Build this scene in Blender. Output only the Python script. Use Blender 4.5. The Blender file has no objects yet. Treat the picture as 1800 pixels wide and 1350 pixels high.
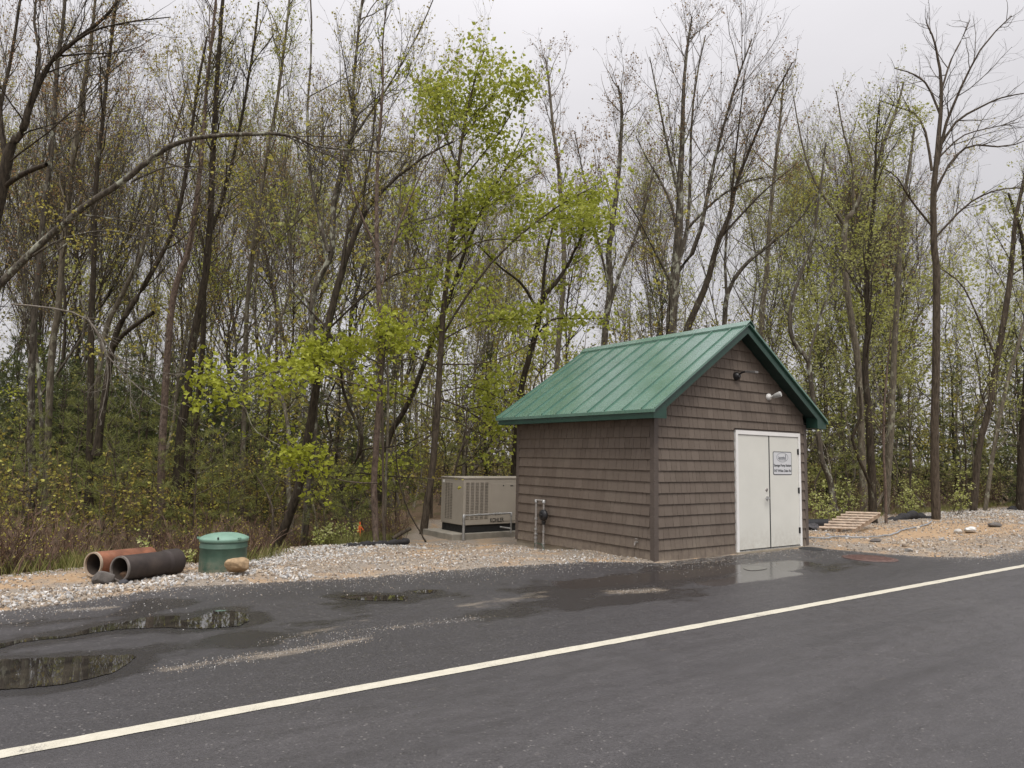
import bpy, math, random
import numpy as np
from mathutils import Vector, Matrix
random.seed(7)
RNG = np.random.default_rng(11)
sc = bpy.context.scene
col = sc.collection
# ------------------------------------------------------------------ camera numbers (photo is 1800 x 1350)
FPX, YAW, PIT, ROL = 1252.41, 0.61932, 0.102713, 0.01793
CAM = np.array([-8.3772, -7.8600, 1.5802])
FW = np.array([math.sin(YAW)*math.cos(PIT), math.cos(YAW)*math.cos(PIT), math.sin(PIT)])
_r0 = np.array([math.cos(YAW), -math.sin(YAW), 0.0]); _u0 = np.cross(_r0, FW)
RT = _r0*math.cos(ROL)+_u0*math.sin(ROL); UP = -_r0*math.sin(ROL)+_u0*math.cos(ROL)
def ray(x, y): return FW+RT*(x-900)/FPX-UP*(y-675)/FPX
def gz(x, y, z=0.0):
    d = ray(x, y); return CAM+d*(z-CAM[2])/d[2]
def dep(x, y, D): return CAM+ray(x, y)*D
def topx(P):
    d = np.asarray(P, float)-CAM; z = d@FW
    return 900+FPX*(d@RT)/z, 675-FPX*(d@UP)/z, z

# ------------------------------------------------------------------ numpy value noise
_H = np.random.default_rng(5).random((256, 256))
def vnoise(x, y, s=1.0, o=0):
    x = np.asarray(x, float)*s+o*17.3; y = np.asarray(y, float)*s+o*9.1
    i = np.floor(x).astype(int); j = np.floor(y).astype(int); fx = x-i; fy = y-j
    fx = fx*fx*(3-2*fx); fy = fy*fy*(3-2*fy)
    g = lambda a, b: _H[a % 256, b % 256]
    return (g(i, j)*(1-fx)+g(i+1, j)*fx)*(1-fy)+(g(i, j+1)*(1-fx)+g(i+1, j+1)*fx)*fy
def fbm(x, y, s=1.0, n=4, o=0):
    t = 0; a = .5
    for k in range(n): t = t+a*vnoise(x, y, s*2**k, o+k); a *= .5
    return t
def sst(a, b, x): t = np.clip((x-a)/(b-a), 0, 1); return t*t*(3-2*t)

# ------------------------------------------------------------------ object helpers
def link(o, parent=None):
    col.objects.link(o)
    if parent is not None: o.parent = parent
    return o
def tag(o, label=None, cat=None, group=None, kind='thing'):
    if label: o['label'] = label
    if cat: o['category'] = cat
    if group: o['group'] = group
    if kind: o['kind'] = kind
    return o
def thing(name, label, cat, loc=(0, 0, 0), group=None):
    o = bpy.data.objects.new(name, None); o.empty_display_size = .1; o.location = loc; link(o)
    return tag(o, label, cat, group)
def mesh_np(name, V, F, mats, smooth=False, tint=None, matidx=None):
    """V (n,3); F list of arrays (m,k)"""
    me = bpy.data.meshes.new(name)
    if not isinstance(F, list): F = [F]
    F = [np.asarray(f, np.int32) for f in F if len(f)]
    nl = sum(f.size for f in F); nf = sum(len(f) for f in F)
    me.vertices.add(len(V)); me.vertices.foreach_set('co', np.asarray(V, np.float32).ravel())
    me.loops.add(nl); me.loops.foreach_set('vertex_index', np.concatenate([f.ravel() for f in F]))
    st = []; s = 0
    for f in F:
        st.append(s+np.arange(len(f))*f.shape[1]); s += f.size
    me.polygons.add(nf); me.polygons.foreach_set('loop_start', np.concatenate(st).astype(np.int32))
    me.polygons.foreach_set('use_smooth', np.full(nf, bool(smooth)) if not isinstance(smooth, np.ndarray) else smooth)
    if matidx is not None: me.polygons.foreach_set('material_index', np.asarray(matidx, np.int32))
    if tint is not None:
        a = me.attributes.new('tint', 'FLOAT', 'FACE'); a.data.foreach_set('value', np.asarray(tint, np.float32))
    for m in (mats if isinstance(mats, (list, tuple)) else [mats]): me.materials.append(m)
    me.update(calc_edges=True); me.validate()
    return me
def obj(name, me, parent=None, off=None):
    o = bpy.data.objects.new(name, me)
    return link(o, parent)

class MB:
    """collects simple solids of one part in world coordinates"""
    def __init__(s): s.v = []; s.f = []; s.t = []; s.sm = []
    def add(s, vs, fs, tint=.5, smooth=False):
        b = len(s.v); s.v += [tuple(map(float, q)) for q in vs]
        for f in fs: s.f.append(tuple(b+i for i in f)); s.t.append(tint); s.sm.append(smooth)
    def box(s, a, b, tint=.5):
        (x0, y0, z0), (x1, y1, z1) = a, b
        s.add([(x0,y0,z0),(x1,y0,z0),(x1,y1,z0),(x0,y1,z0),(x0,y0,z1),(x1,y0,z1),(x1,y1,z1),(x0,y1,z1)],
              [(0,3,2,1),(4,5,6,7),(0,1,5,4),(1,2,6,5),(2,3,7,6),(3,0,4,7)], tint)
    def obox(s, c, ax, ay, az, tint=.5):
        c, ax, ay, az = map(lambda q: np.asarray(q, float), (c, ax, ay, az))
        vs = [c+i*ax+j*ay+k*az for k in (-1, 1) for (i, j) in ((-1,-1),(1,-1),(1,1),(-1,1))]
        s.add(vs, [(0,3,2,1),(4,5,6,7),(0,1,5,4),(1,2,6,5),(2,3,7,6),(3,0,4,7)], tint)
    def prism(s, poly, d, tint=.5):
        n = len(poly); p = [np.asarray(q, float) for q in poly]; d = np.asarray(d, float)
        s.add(p+[q+d for q in p], [tuple(range(n))[::-1], tuple(range(n, 2*n))]+[(i, (i+1) % n, n+(i+1) % n, n+i) for i in range(n)], tint)
    def tube(s, path, r, n=12, caps=True, tint=.5):
        P = np.asarray(path, float); m = len(P); R = np.full(m, r) if np.isscalar(r) else np.asarray(r, float)
        T = np.gradient(P, axis=0); T /= np.linalg.norm(T, axis=1)[:, None]+1e-9
        ref = np.array([0, 0, 1.0]) if abs(T[0, 2]) < .9 else np.array([1.0, 0, 0])
        vs = []
        u = np.cross(T[0], ref); u /= np.linalg.norm(u)
        for k in range(m):
            u = u-T[k]*(u@T[k]); u /= np.linalg.norm(u); w = np.cross(T[k], u)
            for j in range(n):
                a = 2*math.pi*j/n; vs.append(P[k]+R[k]*(u*math.cos(a)+w*math.sin(a)))
        fs = [(k*n+j, k*n+(j+1) % n, (k+1)*n+(j+1) % n, (k+1)*n+j) for k in range(m-1) for j in range(n)]
        s.add(vs, fs, tint, True)
        if caps:
            s.add(vs[:n], [tuple(range(n))[::-1]], tint); s.add(vs[-n:], [tuple(range(n))], tint)
    def pipe(s, a, b, ro, ri, n=40, tint=.5, prof=None):
        """hollow pipe from a to b; prof list of (t, outer scale)"""
        a = np.asarray(a, float); b = np.asarray(b, float); t = (b-a)/np.linalg.norm(b-a)
        u = np.cross(t, (0, 0, 1.0)); u /= np.linalg.norm(u); w = np.cross(t, u)
        prof = prof or [(0, 1), (1, 1)]
        rings = [(q, ro*k) for q, k in prof]+[(q, ri*k) for q, k in prof[::-1]]
        vs = []
        for q, R in rings:
            for j in range(n):
                g = 2*math.pi*j/n; vs.append(a+(b-a)*q+R*(u*math.cos(g)+w*math.sin(g)))
        m = len(rings)
        for k in range(m):
            k2 = (k+1) % m; edge = (k == len(prof)-1 or k == m-1)
            if edge:
                s.add([vs[k*n+j] for j in range(n)]+[vs[k2*n+j] for j in range(n)], [(j, (j+1) % n, n+(j+1) % n, n+j) for j in range(n)], tint, False)
            else:
                s.add([vs[k*n+j] for j in range(n)]+[vs[k2*n+j] for j in range(n)], [(j, (j+1) % n, n+(j+1) % n, n+j) for j in range(n)], tint, True)
    def lathe(s, c, prof, n=40, tint=.5, sq=1.0):
        vs = []
        for r, z in prof:
            for j in range(n):
                a = 2*math.pi*j/n; vs.append((c[0]+r*math.cos(a), c[1]+r*math.sin(a)*sq, c[2]+z))
        fs = [(k*n+j, k*n+(j+1) % n, (k+1)*n+(j+1) % n, (k+1)*n+j) for k in range(len(prof)-1) for j in range(n)]
        s.add(vs, fs, tint, True)
    def build(s, name, mat, parent=None, bevel=0, origin=(0, 0, 0)):
        me = bpy.data.meshes.new(name)
        o3 = np.asarray(origin, float)
        me.from_pydata([tuple(np.asarray(q)-o3) for q in s.v], [], s.f)
        a = me.attributes.new('tint', 'FLOAT', 'FACE'); a.data.foreach_set('value', np.asarray(s.t, np.float32))
        me.polygons.foreach_set('use_smooth', np.asarray(s.sm, bool))
        for m in (mat if isinstance(mat, (list, tuple)) else [mat]): me.materials.append(m)
        me.update(); o = bpy.data.objects.new(name, me); link(o, parent)
        if bevel:
            b = o.modifiers.new('b', 'BEVEL'); b.width = bevel; b.segments = 2; b.limit_method = 'ANGLE'; b.angle_limit = math.radians(50)
        return o

# ------------------------------------------------------------------ materials
def N(nt, t, **kw):
    n = nt.nodes.new(t)
    for k, v in kw.items():
        if k in n.inputs: n.inputs[k].default_value = v
        else: setattr(n, k, v)
    return n
def newmat(name):
    m = bpy.data.materials.new(name); m.use_nodes = True; nt = m.node_tree
    b = nt.nodes['Principled BSDF']; return m, nt, b
def ramp(nt, stops, interp='LINEAR'):
    r = nt.nodes.new('ShaderNodeValToRGB'); cr = r.color_ramp; cr.interpolation = interp
    while len(cr.elements) < len(stops): cr.elements.new(.5)
    for e, (p, c) in zip(cr.elements, stops): e.position = p; e.color = (*c, 1)
    return r
def mix(nt, a, b, fac, mode='MIX'):
    m = nt.nodes.new('ShaderNodeMix'); m.data_type = 'RGBA'; m.blend_type = mode
    for i, v in ((0, fac), (6, a), (7, b)):
        if hasattr(v, 'is_linked') or hasattr(v, 'links'): nt.links.new(v, m.inputs[i])
        else: m.inputs[i].default_value = v if i == 0 else (*v, 1)
    return m.outputs[2]
def noise(nt, scale, detail=4, rough=.55, coord='Object', stretch=None):
    tc = N(nt, 'ShaderNodeTexCoord'); src = tc.outputs[coord]
    if stretch:
        mp = N(nt, 'ShaderNodeMapping'); mp.inputs['Scale'].default_value = stretch
        nt.links.new(src, mp.inputs['Vector']); src = mp.outputs[0]
    n = N(nt, 'ShaderNodeTexNoise', Scale=scale, Detail=detail, Roughness=rough)
    nt.links.new(src, n.inputs['Vector']); return n.outputs['Fac']
def maprange(nt, v, a, b, c=0, d=1):
    m = N(nt, 'ShaderNodeMapRange'); nt.links.new(v, m.inputs[0])
    for i, q in zip((1, 2, 3, 4), (a, b, c, d)): m.inputs[i].default_value = q
    return m.outputs[0]
def attr(nt, name):
    a = N(nt, 'ShaderNodeAttribute'); a.attribute_name = name; return a.outputs['Fac']
def math_(nt, op, a, b):
    m = N(nt, 'ShaderNodeMath', operation=op)
    for i, v in enumerate((a, b)):
        if hasattr(v, 'links'): nt.links.new(v, m.inputs[i])
        else: m.inputs[i].default_value = v
    return m.outputs[0]
def bump(nt, b, h, strength=.4, dist=.01):
    n = N(nt, 'ShaderNodeBump', Strength=strength, Distance=dist); nt.links.new(h, n.inputs['Height']); nt.links.new(n.outputs[0], b.inputs['Normal'])
def plain(name, c, rough=.5, metal=0, var=.18, scale=6, bmp=0, spec=.5, dirt=None):
    m, nt, b = newmat(name)
    f = noise(nt, scale, 6)
    d = tuple(q*(1-var) for q in c); l = tuple(min(1, q*(1+var)) for q in c)
    o = mix(nt, d, l, maprange(nt, f, .3, .7))
    if dirt: o = mix(nt, o, dirt, maprange(nt, noise(nt, scale*.35, 8, .7), .52, .75, 0, .7))
    nt.links.new(o, b.inputs['Base Color'])
    nt.links.new(maprange(nt, noise(nt, scale*2.3, 4), .3, .7, max(0, rough-.1), min(1, rough+.1)), b.inputs['Roughness'])
    b.inputs['Metallic'].default_value = metal; b.inputs['Specular IOR Level'].default_value = spec
    if bmp: bump(nt, b, noise(nt, scale*8, 6), bmp, .01)
    return m
def leafmat(name, stops, trans=.35):
    m, nt, b = newmat(name)
    r = ramp(nt, stops); nt.links.new(attr(nt, 'tint'), r.inputs[0])
    nt.links.new(r.outputs[0], b.inputs['Base Color']); b.inputs['Roughness'].default_value = .55; b.inputs['Specular IOR Level'].default_value = .25
    t = N(nt, 'ShaderNodeBsdfTranslucent'); nt.links.new(r.outputs[0], t.inputs['Color'])
    mx = N(nt, 'ShaderNodeMixShader'); mx.inputs[0].default_value = trans
    nt.links.new(b.outputs[0], mx.inputs[1]); nt.links.new(t.outputs[0], mx.inputs[2])
    nt.links.new(mx.outputs[0], nt.nodes['Material Output'].inputs['Surface'])
    return m
def barkmat(name, dark, mid, lichen, lich=.62, stretch=(1, 1, .18)):
    m, nt, b = newmat(name)
    o = mix(nt, dark, mid, maprange(nt, noise(nt, 22, 6, .65, stretch=stretch), .35, .66))
    k = maprange(nt, noise(nt, 5.5, 7, .7, stretch=(1, 1, .6)), lich, lich+.07)
    o = mix(nt, o, lichen, k)
    nt.links.new(o, b.inputs['Base Color']); b.inputs['Roughness'].default_value = .85; b.inputs['Specular IOR Level'].default_value = .2
    bump(nt, b, noise(nt, 30, 6, .65, stretch=stretch), .7, .03)
    return m

BARK = barkmat('bark_dark', (.024, .019, .014), (.08, .064, .046), (.20, .20, .145), .60)
BARK_GREY = barkmat('bark_grey', (.08, .068, .051), (.21, .182, .137), (.30, .295, .22), .55)
BARK_PINK = barkmat('bark_pinkish', (.075, .055, .044), (.22, .165, .132), (.34, .30, .25), .6, (1, 1, .5))
BARK_LICHEN = barkmat('bark_lichen', (.04, .034, .027), (.145, .124, .097), (.33, .335, .265), .535)
BARK_BROWN = barkmat('bark_brown', (.043, .034, .026), (.14, .112, .083), (.20, .185, .14), .66)
TWIG = barkmat('twig_bark', (.042, .036, .026), (.115, .096, .070), (.17, .165, .12), .6)
TWIG_GREY = barkmat('twig_bark_grey', (.068, .056, .043), (.165, .138, .104), (.21, .20, .15), .6)
DEADWOOD = barkmat('dead_wood', (.13, .112, .09), (.25, .225, .19), (.30, .29, .25), .6)
BUD_RED = leafmat('buds_russet', [(0, (.17, .09, .05)), (.5, (.30, .185, .09)), (1, (.38, .30, .11))], .3)
BUD_OLIVE = leafmat('buds_olive', [(0, (.25, .19, .055)), (.5, (.39, .34, .07)), (1, (.49, .475, .11))], .35)
LEAF_LIME = leafmat('leaves_lime', [(0, (.20, .23, .03)), (.5, (.37, .405, .062)), (1, (.52, .54, .12))], .45)
LEAF_YELLOW = leafmat('leaves_yellow', [(0, (.22, .24, .024)), (.5, (.365, .40, .045)), (1, (.50, .525, .09))], .42)
LEAF_PALE = leafmat('leaves_pale', [(0, (.25, .255, .075)), (.5, (.39, .40, .12)), (1, (.50, .515, .21))], .4)
LEAF_SHRUB = leafmat('leaves_shrub', [(0, (.28, .31, .07)), (.5, (.44, .48, .16)), (1, (.60, .60, .30))], .35)
NEEDLE_SOFT = leafmat('needles_soft', [(0, (.13, .145, .04)), (.5, (.245, .265, .075)), (1, (.34, .36, .12))], .3)
NEEDLE_DARK = leafmat('needles_dark', [(0, (.04, .054, .02)), (.5, (.088, .11, .036)), (1, (.15, .18, .062))], .25)
BRUSH = leafmat('brush_twigs', [(0, (.055, .038, .027)), (.45, (.13, .084, .057)), (.75, (.20, .118, .082)), (1, (.24, .19, .10))], .1)
GRASS = leafmat('grass_blades', [(0, (.10, .11, .03)), (.5, (.19, .20, .06)), (1, (.34, .30, .14))], .3)
WOODS = leafmat('far_foliage', [(0, (.07, .068, .03)), (.5, (.17, .165, .06)), (1, (.30, .285, .11))], .3)
CONCRETE = plain('concrete', (.30, .26, .20), .85, 0, .25, 4, .5, .3, (.17, .14, .10))
WHITE = plain('white_paint', (.80, .79, .76), .42, 0, .04, 3)
CREAM = plain('cream_door_paint', (.67, .665, .605), .45, 0, .035, 2.2, .02)
BLACK = plain('black_rubber', (.014, .014, .016), .5)
DARKGAP = plain('dark_gap', (.008, .008, .008), .8)
STEEL = plain('galvanised_steel', (.42, .42, .41), .42, .75, .3, 30)
GALV = plain('dull_grey_pipe', (.30, .28, .26), .5, .35, .3, 25, 0, .5, (.17, .13, .10))
TRIM = plain('green_trim_paint', (.016, .052, .037), .36, 0, .12, 3)
SOFFIT = plain('dark_green_soffit', (.012, .032, .026), .55, 0, .15, 3)
BOARD = plain('brown_corner_board', (.098, .077, .064), .6, 0, .12, 5, .15)
GENTAN = plain('generator_tan_paint', (.34, .305, .255), .5, 0, .05, 3)
GENDARK = plain('generator_dark_base', (.012, .012, .012), .6)
SLOT = plain('louvre_slot_dark', (.19, .168, .138), .6)

def shingle_mat():
    m, nt, b = newmat('brown_shingles')
    base = mix(nt, (.130, .103, .082), (.164, .132, .107), attr(nt, 'tint'))
    g = noise(nt, 90, 4, .6, stretch=(1, 1, .06))
    o = mix(nt, base, (.088, .067, .053), maprange(nt, g, .5, .75, 0, .45))
    s = noise(nt, 1.6, 6, .6, stretch=(1, 1, .5))
    o = mix(nt, o, (.20, .168, .135), maprange(nt, s, .52, .72, 0, .4))
    nt.links.new(o, b.inputs['Base Color']); b.inputs['Roughness'].default_value = .72; b.inputs['Specular IOR Level'].default_value = .3
    bump(nt, b, g, .5, .006); return m
SHINGLE = shingle_mat()
def splash(m, z1, c, amt, sc=9.):
    nt = m.node_tree; b = nt.nodes['Principled BSDF']; src = b.inputs['Base Color'].links[0].from_socket
    tc = N(nt, 'ShaderNodeTexCoord'); sp = N(nt, 'ShaderNodeSeparateXYZ'); nt.links.new(tc.outputs['Object'], sp.inputs[0])
    f = math_(nt, 'MULTIPLY', maprange(nt, sp.outputs['Z'], z1, 0, 0, 1), maprange(nt, noise(nt, sc, 7, .7), .36, .66))
    nt.links.new(mix(nt, src, c, math_(nt, 'MULTIPLY', f, amt)), b.inputs['Base Color'])
splash(SHINGLE, .42, (.25, .205, .155), .75)
splash(CREAM, .5, (.36, .31, .24), .45, 12.)
def roof_mat():
    m, nt, b = newmat('green_standing_seam_metal')
    o = mix(nt, (.056, .140, .098), (.084, .182, .134), maprange(nt, noise(nt, 2.2, 5, .6), .35, .65))
    o = mix(nt, o, (.13, .21, .15), maprange(nt, noise(nt, 1.1, 6, .65, stretch=(1, 1, 1)), .55, .75, 0, .5))
    nt.links.new(o, b.inputs['Base Color'])
    nt.links.new(maprange(nt, noise(nt, 3.5, 6), .3, .7, .20, .30), b.inputs['Roughness'])
    b.inputs['Specular IOR Level'].default_value = .8; b.inputs['Coat Weight'].default_value = .6; b.inputs['Coat Roughness'].default_value = .22
    bump(nt, b, noise(nt, 2.5, 3), .05, .02); return m
ROOF = roof_mat()

# ------------------------------------------------------------------ terrain
EX = np.array([-60, -14, -9.5, -8.26, -6.62, -4.7, -2.41, -.9, -.2, .05, 4.0, 4.25, 4.35, 4.5, 4.75, 5.25, 5.67, 7.64, 12, 30, 90])
EY = np.array([1.2, .9, .75, .86, 1.40, 1.0, .86, .62, .20, -.02, -.04, -.35, -.8, -1.3, -1.75, -2.1, -2.32, -2.32, -2.3, -2.3, -2.3])
WX = np.array([-60, -12, -8.3, -6.4, -5, -4, -2.4, -1.4, -.6, .5, 2.5, 4.5, 7, 10, 14, 20, 40, 90])
WY = np.array([3.2, 3.0, 3.1, 3.3, 3.9, 4.7, 5.2, 5.6, 7.2, 8.3, 8.0, 5.0, 3.6, 3.3, 3.0, 3.4, 4.0, 4.0])
def edge(x): return np.interp(x, EX, EY)
def wood(x): return np.interp(x, WX, WY)
def terr(x, y):
    x = np.asarray(x, float); y = np.asarray(y, float)
    d = y-edge(x)+.16*(fbm(x, y, 1.6, 4, 3)-.47)+.05*(vnoise(x, y, 9, 8)-.5)
    z = -.07+.10*sst(-.30, .14, d)
    far = sst(.0, .8, d)
    w = y-wood(x); left = sst(4, -1.5, x)
    z = z+far*(.10*(fbm(x, y, .9, 4, 6)-.5)+.03*(fbm(x, y, 6, 3, 1)-.5))
    z = z-(.12+.50*left)*sst(-.2, 2.6, w)
    z = z-.20*np.exp(-((x-.2)/1.7)**2-((y-5.2)/2.4)**2)*sst(0, 1.2, d)
    z = z-.07*np.exp(-((x+.1)/.5)**2-((y-2.9)/1.0)**2)
    z = z-.10*sst(-7, -5.4, x)*sst(-.4, -1.4, x)*sst(2.2, 3.6, y)           # crest of the gravel bank
    fl = np.exp(-((x+6.5)/.95)**4-((y-2.15)/.55)**4); z = z*(1-fl)+.012*fl; z = z+.06*np.exp(-((x+6.50)/.16)**2-((y-1.62)/.12)**2)         # heap against the dark pipe
    mx, my = 17.2, 1.9
    z = z+.11*np.exp(-((x-mx)/2.6)**2-((y-my)/1.0)**2)*(1+.35*(fbm(x, y, 1.4, 3, 2)-.5))
    z = z+.03*np.exp(-((x-21.5)/3.0)**2-((y-2.2)/1.2)**2)
    pk = sst(-2.3, -1.2, x)*sst(3.4, 2.6, x)*sst(3.5, 4.9, y)*sst(8.4, 7.6, y); z = z*(1-pk)+pk*(-.265+.03*(fbm(x, y, 5, 3, 2)-.5))
    z = np.where(y < -11.8, -.03-.04*sst(-12, -14, y), z)
    return z
def grid_axis(lo, hi, step, far, n):
    core = np.arange(lo, hi+1e-6, step)
    g = np.geomspace(step, far, n)
    return np.concatenate([(lo-g)[::-1], core, hi+g])
def grid_mesh(xs, ys, zf):
    X, Y = np.meshgrid(xs, ys); Z = zf(X, Y)
    V = np.stack([X.ravel(), Y.ravel(), Z.ravel()], 1); nx = len(xs); ny = len(ys)
    i = (np.arange(ny-1)[:, None]*nx+np.arange(nx-1)[None]).ravel()
    return V, np.stack([i, i+1, i+nx+1, i+nx], 1)

def ground_mat():
    m, nt, b = newmat('bank_gravel_and_forest_floor')
    n1 = noise(nt, 60, 6, .7); n2 = noise(nt, 1.5, 6, .65); n3 = noise(nt, 14, 5, .65)
    grav = mix(nt, (.17, .14, .11), (.40, .35, .29), maprange(nt, n1, .32, .68))
    sand = mix(nt, (.35, .225, .12), (.49, .35, .22), maprange(nt, n3, .3, .7))
    o = mix(nt, grav, sand, maprange(nt, math_(nt, 'ADD', n2, attr(nt, 'sand')), .50, .64, 0, .9))
    leaf = mix(nt, (.09, .065, .042), (.24, .165, .105), maprange(nt, noise(nt, 26, 6, .7), .35, .65))
    green = mix(nt, leaf, (.07, .085, .025), maprange(nt, noise(nt, .9, 5, .6), .5, .66, 0, .6))
    o = mix(nt, o, green, attr(nt, 'wood'))
    nt.links.new(o, b.inputs['Base Color']); b.inputs['Roughness'].default_value = .9; b.inputs['Specular IOR Level'].default_value = .2
    bump(nt, b, math_(nt, 'ADD', n1, n3), .8, .03); return m
xs = grid_axis(-11, 24, .10, 500, 26); ys = grid_axis(-3.0, 9, .09, 500, 26)
V, F = grid_mesh(xs, ys, terr)
me = mesh_np('ground', V, F, ground_mat(), True)
wd = sst(-.25, .35, V[:, 1]-wood(V[:, 0])+.5*(fbm(V[:, 0], V[:, 1], 2, 3)-.5)); wd = np.maximum(wd, sst(-12, -13, V[:, 1]))
sd = .3*np.exp(-((V[:, 0]+6.0)/.5)**2-((V[:, 1]-2.75)/.3)**2)+.22*np.exp(-((V[:, 0]-9.5)/4)**2-((V[:, 1]-.2)/1.0)**2)+.22*np.exp(-((V[:, 0]+7.6)/1.1)**2-((V[:, 1]-2.5)/.45)**2)+.2*np.exp(-((V[:, 0]-12)/2.5)**2-((V[:, 1]-.4)/1.0)**2)+.14*np.exp(-((V[:, 0]+1.8)/1.5)**2-((V[:, 1]-3.2)/.8)**2)
for nm, arr in (('wood', wd), ('sand', sd)):
    a = me.attributes.new(nm, 'FLOAT', 'POINT'); a.data.foreach_set('value', arr.astype(np.float32))
tag(obj('ground', me), kind='structure')

# ------------------------------------------------------------------ asphalt road with damp and sandy places
def seg_field(P, a, b, rad):
    a = np.asarray(a, float)[:2]; b = np.asarray(b, float)[:2]; ab = b-a
    t = np.clip(((P-a)@ab)/(ab@ab+1e-9), 0, 1)[:, None]; d = np.linalg.norm(P-(a+t*ab), axis=1)
    return np.exp(-(d/rad)**2)
def poly_world(px): return np.array([gz(x, y)[:2] for x, y in px])
PUD = {
 'a': [(-60,1163),(0,1160),(60,1158),(130,1155),(200,1152),(229,1152),(233,1161),(215,1175),(180,1188),(120,1202),(60,1209),(0,1213),(-60,1216)],
 'b': [(-20,1136),(50,1123),(120,1117),(165,1103),(220,1093),(260,1085),(310,1083),(320,1091),(352,1084),(372,1075),(395,1073),(432,1079),(438,1092),(420,1100),(370,1105),(320,1105),(280,1104),(240,1105),(190,1109),(120,1120),(50,1128),(0,1139)],
 'c': [(599,1048),(645,1045.5),(690,1047),(715,1049),(712,1055),(690,1056.5),(650,1056),(610,1053)],
 'd': [(724,1040),(745,1037.5),(766,1038.5),(762,1042),(740,1043)],
 'e': [(389,1126),(415,1119),(442,1114),(470,1117),(482,1123),(465,1128),(430,1131),(405,1131)],
 'f': [(1306,999),(1318,996),(1336,996),(1347,999),(1338,1002),(1318,1003)],
 'g': [(228,1077),(250,1067),(268,1058),(300,1058),(318,1061),(300,1066),(275,1070),(250,1077)],
}
XA = np.concatenate([-9.8-np.geomspace(.06, 110, 22)[::-1], np.arange(-9.8, 9.4, .055), 9.4+np.geomspace(.06, 110, 24)])
YA = np.concatenate([[-12.4], np.arange(-12, -6.6, .6), np.arange(-6.4, 1.75, .055)])
X, Y = np.meshgrid(XA, YA)
lim = edge(X)+.35
Yc = np.minimum(Y, lim)
V = np.stack([X.ravel(), Yc.ravel(), np.zeros(X.size)], 1); nx = len(XA); ny = len(YA)
i = (np.arange(ny-1)[:, None]*nx+np.arange(nx-1)[None]).ravel()
F = np.stack([i, i+1, i+nx+1, i+nx], 1)
keep = (Y.ravel() <= lim.ravel()+.06)
F = F[keep[F[:, 0]] & keep[F[:, 1]]]
# drop the part under the shed
cx = V[F].mean(1); F = F[~((cx[:, 0] > .12) & (cx[:, 0] < 4.0) & (cx[:, 1] > .12))]
ar = np.abs(np.cross(V[F[:, 1]]-V[F[:, 0]], V[F[:, 3]]-V[F[:, 0]])[:, 2]); F = F[ar > 1e-5]
P2 = V[:, :2]
damp = np.zeros(len(P2))
for k, pl in PUD.items():
    w = poly_world(pl); n = len(w)
    for q in range(n): damp = np.maximum(damp, seg_field(P2, w[q], w[(q+1) % n], .20 if k != 'd' else .12))
    c = w.mean(0); damp = np.maximum(damp, .9*seg_field(P2, c, c+.01, .2))
for a, b, r, s in [((980,1040),(1280,1000),.62,1.0),((1000,1062),(1180,1040),.42,.9),((860,1082),(1010,1052),.3,.8),((1290,1003),(1400,990),.42,1.0),((1150,1000),(1300,985),.3,.8),
                   ((0,1130),(230,1095),.30,.75),((0,1100),(160,1090),.25,.5),((440,1112),(640,1080),.28,.45),((300,1140),(520,1118),.3,.6),((600,1062),(800,1045),.3,.5),((1420,1000),(1520,992),.4,.55)]:
    damp = np.maximum(damp, s*seg_field(P2, gz(*a), gz(*b), r))
sheen = np.zeros(len(P2))
for a, b, r in [((1010,1028),(1290,1000),.34),((1250,1026),(1392,1008),.22),((1296,1000),(1405,990),.34),((1300,1003),(1395,990),.26),((1330,1010),(1385,998),.22),((1296,1020),(1330,1000),.16)]: sheen = np.maximum(sheen, seg_field(P2, gz(*a), gz(*b), r))
sand = np.zeros(len(P2))
for a, b, r, s in [((290,1178),(400,1160),.10,.8),((400,1162),(520,1145),.12,1),((520,1143),(650,1122),.09,.9),((310,1160),(420,1140),.08,.5),((470,1128),(640,1092),.09,.6),((695,1102),(850,1084),.10,.55),((810,1066),(950,1048),.13,.8),((1075,1041),(1160,1037),.16,1.1),((100,1074),(190,1068),.10,.8),((840,1065),(890,1055),.14,.8),((900,1052),(960,1040),.1,.7)]:
    sand = np.maximum(sand, s*seg_field(P2, gz(*a), gz(*b), r))
sand = np.maximum(sand, .75*sst(-.42, .02, V[:, 1]-edge(V[:, 0])))
lane = sst(-3.05, -3.35, V[:, 1])
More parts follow.
